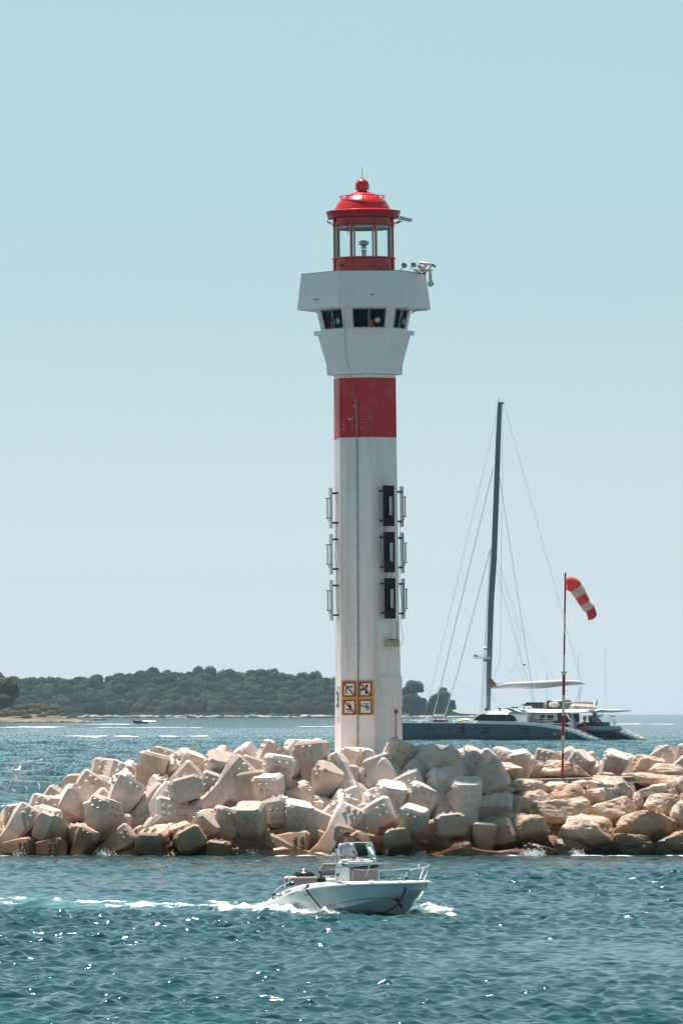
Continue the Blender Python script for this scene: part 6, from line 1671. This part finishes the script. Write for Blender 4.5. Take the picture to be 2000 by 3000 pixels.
top = [(-60,1992),(0,1990),(50,1986),(100,1990),(200,1989),(260,1984),(300,1990),(345,1980),(400,1974),(440,1966),(500,1974),(560,1968),(605,1959),(640,1968),(700,1968),(750,1964),(800,1972),(830,1968),(860,1982),(900,1985),(915,1976),(940,1972),(955,1988),(1000,1996),(1060,1999),(1150,2003)]
def topy(px): return np.interp(px, [t[0] for t in top], [t[1] for t in top])
pr = random.Random(5)
npine = 0
for row in range(9):
    f = row/8.0     # 0 = front row on the shore, 1 = skyline
    px = -40 + pr.uniform(0, 20)
    while px < 1160:
        wpx = pr.uniform(32, 64)
        ty = topy(px); base_y = 2084 + pr.uniform(-3, 3)
        cy = base_y + (ty + wpx*0.30 - base_y)*f + (pr.uniform(-7, 7) if row < 8 else pr.uniform(-1, 5))
        if px > 985 and px < 1170: # hidden behind the lighthouse
            px += wpx*0.7; continue
        zone = 'left third' if px < 330 else 'middle' if px < 650 else 'right third'
        lev = 'along the shore' if row < 2 else 'on the slope' if row < 7 else 'on the skyline'
        pine(px, cy, wpx, IY + 30 + row*24, pr.uniform(.8, 1.3), f'round dark pine {lev} in the {zone} of the wooded island', 'pines of the wooded island', pr)
        npine += 1
        px += wpx*pr.uniform(.58, .78)
print('NPINE', npine)
# pines right of the lighthouse
RP = [(1195, 2030, 52, 'tallest dark pine just right of the lighthouse shaft'), (1222, 2012, 46, None), (1200, 2055, 60, None), (1228, 2062, 50, None), (1205, 2010, 44, None), (1250, 2075, 46, None), (1190, 2080, 50, None), (1225, 2085, 40, None),
      (1282, 2048, 46, None), (1302, 2040, 40, 'leaning pine at the right end of the island, behind the forestays'), (1290, 2062, 56, None), (1318, 2062, 36, None), (1268, 2062, 40, None), (1296, 2025, 30, None), (1278, 2084, 40, None), (1310, 2082, 30, None), (1262, 2090, 30, None), (1240, 2094, 26, None), (1325, 2072, 24, None)]
for (px, py, w_, lab) in RP:
    pine(px, py, w_, IY + pr.uniform(10, 60), pr.uniform(.8, .95), lab or ('dark pine in the clump just right of the lighthouse' if px < 1260 else 'dark pine in the last clump at the right end of the island'), 'pines right of the lighthouse', pr)
# low rocky spit at the island's right end
shore_rocks(1300, 1470, IY - 100, 60, 2.6, M_shore, 'spit_rocks', 2101)

# near-left headland
NY = 3430.0
land('headland', [(-1100, 2112), (-900, 2096), (-400, 2070), (-100, 2070), (0, 2078), (60, 2086), (130, 2088), (200, 2096), (235, 2110)], NY, 90, M_sand, 1.6)
land('sand_bank', [(-1100, 2116), (-400, 2104), (0, 2104), (150, 2104), (230, 2108), (262, 2116)], NY - 40, 60, M_sand, 1.0)
shore_rocks(-50, 262, NY - 45, 90, 1.2, M_shore, 'bank_rocks', 2114)
pine(8, 2030, 110, NY + 40, .95, 'big dark pine at the left edge of the photo on the near headland', None, pr)
pine(-40, 2020, 120, NY + 60, 1.0, 'dark pine cut off by the left edge, on the near headland', None, pr)
for i_, (a_, b_, c_) in enumerate([(-110, 2030, 100), (-170, 2036, 90), (-240, 2030, 110), (-320, 2040, 90), (-400, 2044, 86), (-480, 2050, 80), (-570, 2056, 80)]):
    pine(a_, b_, c_, NY + 50, .9, 'dark pine on the near headland outside the left edge of the photo', 'pines on the near headland', pr)
pine(15, 2056, 62, NY + 30, .8, 'low dark pine under the big one at the left edge', None, pr)
def bush_mesh(v):
    r_ = random.Random(80 + v); mb = MB()
    for _ in range(1500):
        d = Vector((r_.gauss(0, 1), r_.gauss(0, 1), abs(r_.gauss(0, 1)))).normalized(); p = Vector((d.x*.5, d.y*.5, d.z*.42))*r_.uniform(.7, 1.08)*(1 + .2*noise.noise(d*3))
        s_ = r_.uniform(.02, .05); t = Vector((r_.gauss(0, 1), r_.gauss(0, 1), r_.gauss(0, 1))).normalized(); b = d.cross(t).normalized(); e = (d + t*.5).normalized().cross(b)
        mb.add([p + b*s_, p + e*s_, p - b*s_, p - e*s_*.6], [(0, 1, 2), (0, 2, 3)])
    o = mb.build('leaves', M_scrub); q = o.data; bpy.data.objects.remove(o); return q
BU = [bush_mesh(i) for i in range(3)]
for i, (px, py, w_) in enumerate([(60, 2078, 40), (88, 2076, 44), (112, 2078, 50), (135, 2080, 46), (158, 2082, 50), (176, 2088, 34), (72, 2092, 36), (20, 2090, 40), (100, 2092, 50), (150, 2096, 44), (186, 2098, 26), (40, 2096, 44), (0, 2100, 46), (124, 2100, 30), (206, 2104, 22), (78, 2103, 34)]):
    p = W(px, py, NY + 20 - i*2); o = bpy.data.objects.new('scrub_bush', BU[i % 3]); col.objects.link(o)
    s_ = w_*NY/F; o.matrix_world = Matrix.LocRotScale(p, Euler((0, 0, i)), Vector((s_, s_, s_*.8)))
    tag(o, f'olive brown scrub bush on the sandy headland, {ORD(i+1)} of the patch', 'bush', 'scrub bushes on the near headland')
for i, b in enumerate(sorted([o for o in col.objects if o.name.startswith('scrub_bush')], key=lambda o: o.location.x)):
    b['label'] = f'olive brown scrub bush on the near headland, {ORD(i+1)} from the left'
# dark islet rock
o = boulder_mesh(77, 15, 8, 2.4, 14).build('islet_rock', M_core, None, 50); o.location = W(288, 2111, 4300); tag(o, 'low dark rock in the water off the tip of the sandy headland', 'rock')

# small far boats
M_gel = mat('boat_gelcoat', (0.75, 0.76, 0.77), 0.35, var=0.03)
def small_boat(px, py, Lm, label, dark=False, fwd=1, cabin=True):
    Y = F*H/(py - EY); t = empty('distant_motorboat', Matrix.Translation(W(px, py, Y)), label, 'boat')
    if fwd < 0: t.scale = (-1, 1, 1)
    l = Lm/2; rings = []
    for (x, b, zt_, zk) in [(-l, .8, .9, -.2), (-l*.3, 1, .95, -.3), (l*.4, .8, 1.2, -.2), (l*.8, .35, 1.45, .1), (l, .03, 1.6, .9)]:
        s_ = Lm/8
        rings.append([(x, -b*s_*1.2, zt_*s_), (x, -b*s_, 0.1*s_ + max(zk, 0)*s_), (x, 0, zk*s_), (x, b*s_, 0.1*s_ + max(zk, 0)*s_), (x, b*s_*1.2, zt_*s_)])
    MB().loft(rings).build('hull', M_dark if dark else M_gel, t, 30)
    s_ = Lm/8
    if cabin:
        MB().prism([(-1.2*s_, .9*s_), (1.6*s_, 1.1*s_), (.9*s_, 2.1*s_), (-1.0*s_, 2.2*s_)], 1.5*s_, Matrix.Translation((0, -.75*s_, 0))).build('cabin', M_gel, t)
        MB().box((-.1*s_, -.76*s_, 1.7*s_), (1.3*s_, .05, .35*s_)).build('cabin_window', M_darkglass, t)
    else:
        MB().bbox((-.3*s_, 0, 1.2*s_), (1.0*s_, .8*s_, 1.0*s_), .1*s_).build('console', M_dark, t)
    return t
small_boat(540, 2102.5, 15, 'white motor cruiser passing in front of the wooded island', fwd=1)
small_boat(412, 2119.5, 7, 'small dark motorboat with a white wake off the left headland', True, -1, False)
small_boat(695, 2101.5, 11, 'pale moored boat close to the island shore, centre left', cabin=True)
small_boat(783, 2101.5, 8, 'tiny white boat near the island shore, nearest to the lighthouse', cabin=True)
small_boat(1742, 2101.0, 18, 'pale motorboat far off behind the catamaran cockpit', cabin=True)
for i, (px, py, w_, s2) in enumerate([(435, 2118, 36, 1.2), (520, 2104, 60, .6), (575, 2102, 12, 1.0)]):
    Y = F*H/(py - EY); mb = MB(); kk = Y/F
    for j in range(60):
        x = pr.uniform(-.5, .5)*w_*kk; mb.ball((x, pr.uniform(-2, 2), pr.uniform(0, .5)*s2), pr.uniform(.25, .6)*s2, 4, sc_=(2.2, 1, 1))
    o = mb.build('boat_wake', M_spray); o.location = W(px, py, Y); o['kind'] = 'stuff'
# gull
g = W(1908, 1902, 3200.0); gb = MB()
gb.loft([[(x, r_*math.cos(t), r_*math.sin(t)) for t in [R(60*i) for i in range(6)]] for x, r_ in [(-.2, .01), (-.08, .05), (.05, .06), (.16, .03), (.22, .005)]])
gb.loft([[(.05, 0, .03), (-.08, 0, .03), (-.02, 0, .05)], [(.08, .3, .14), (-.03, .3, .14), (.02, .3, .16)], [(-.02, .62, .08), (-.06, .62, .08), (-.04, .62, .09)]])
gb.loft([[(.05, 0, .03), (-.02, 0, .05), (-.08, 0, .03)], [(.08, -.3, .14), (.02, -.3, .16), (-.03, -.3, .14)], [(-.02, -.62, .08), (-.04, -.62, .09), (-.06, -.62, .08)]])
o = gb.build('gull', M_grey); o.location = g; o.rotation_euler = (0.4, 0, 0.8); tag(o, 'tiny gull flying in the sky at the far right', 'bird')

# ------------------------------------------------------------------ haze: one closed box of thin air
mh = bpy.data.materials.new('haze_air'); mh.use_nodes = True; N = mh.node_tree.nodes; L = mh.node_tree.links
N.remove(N['Principled BSDF']); v = N.new('ShaderNodeVolumePrincipled')
v.inputs['Color'].default_value = (0.55, 0.82, 1.0, 1); v.inputs['Density'].default_value = HAZE; v.inputs['Anisotropy'].default_value = 0.2
L.new(v.outputs[0], N['Material Output'].inputs['Volume'])
if HAZE > 0:
    o = MB().box((0, 9700, 33.5), (17000, 19800, 75)).build('haze', mh); o['kind'] = 'stuff'
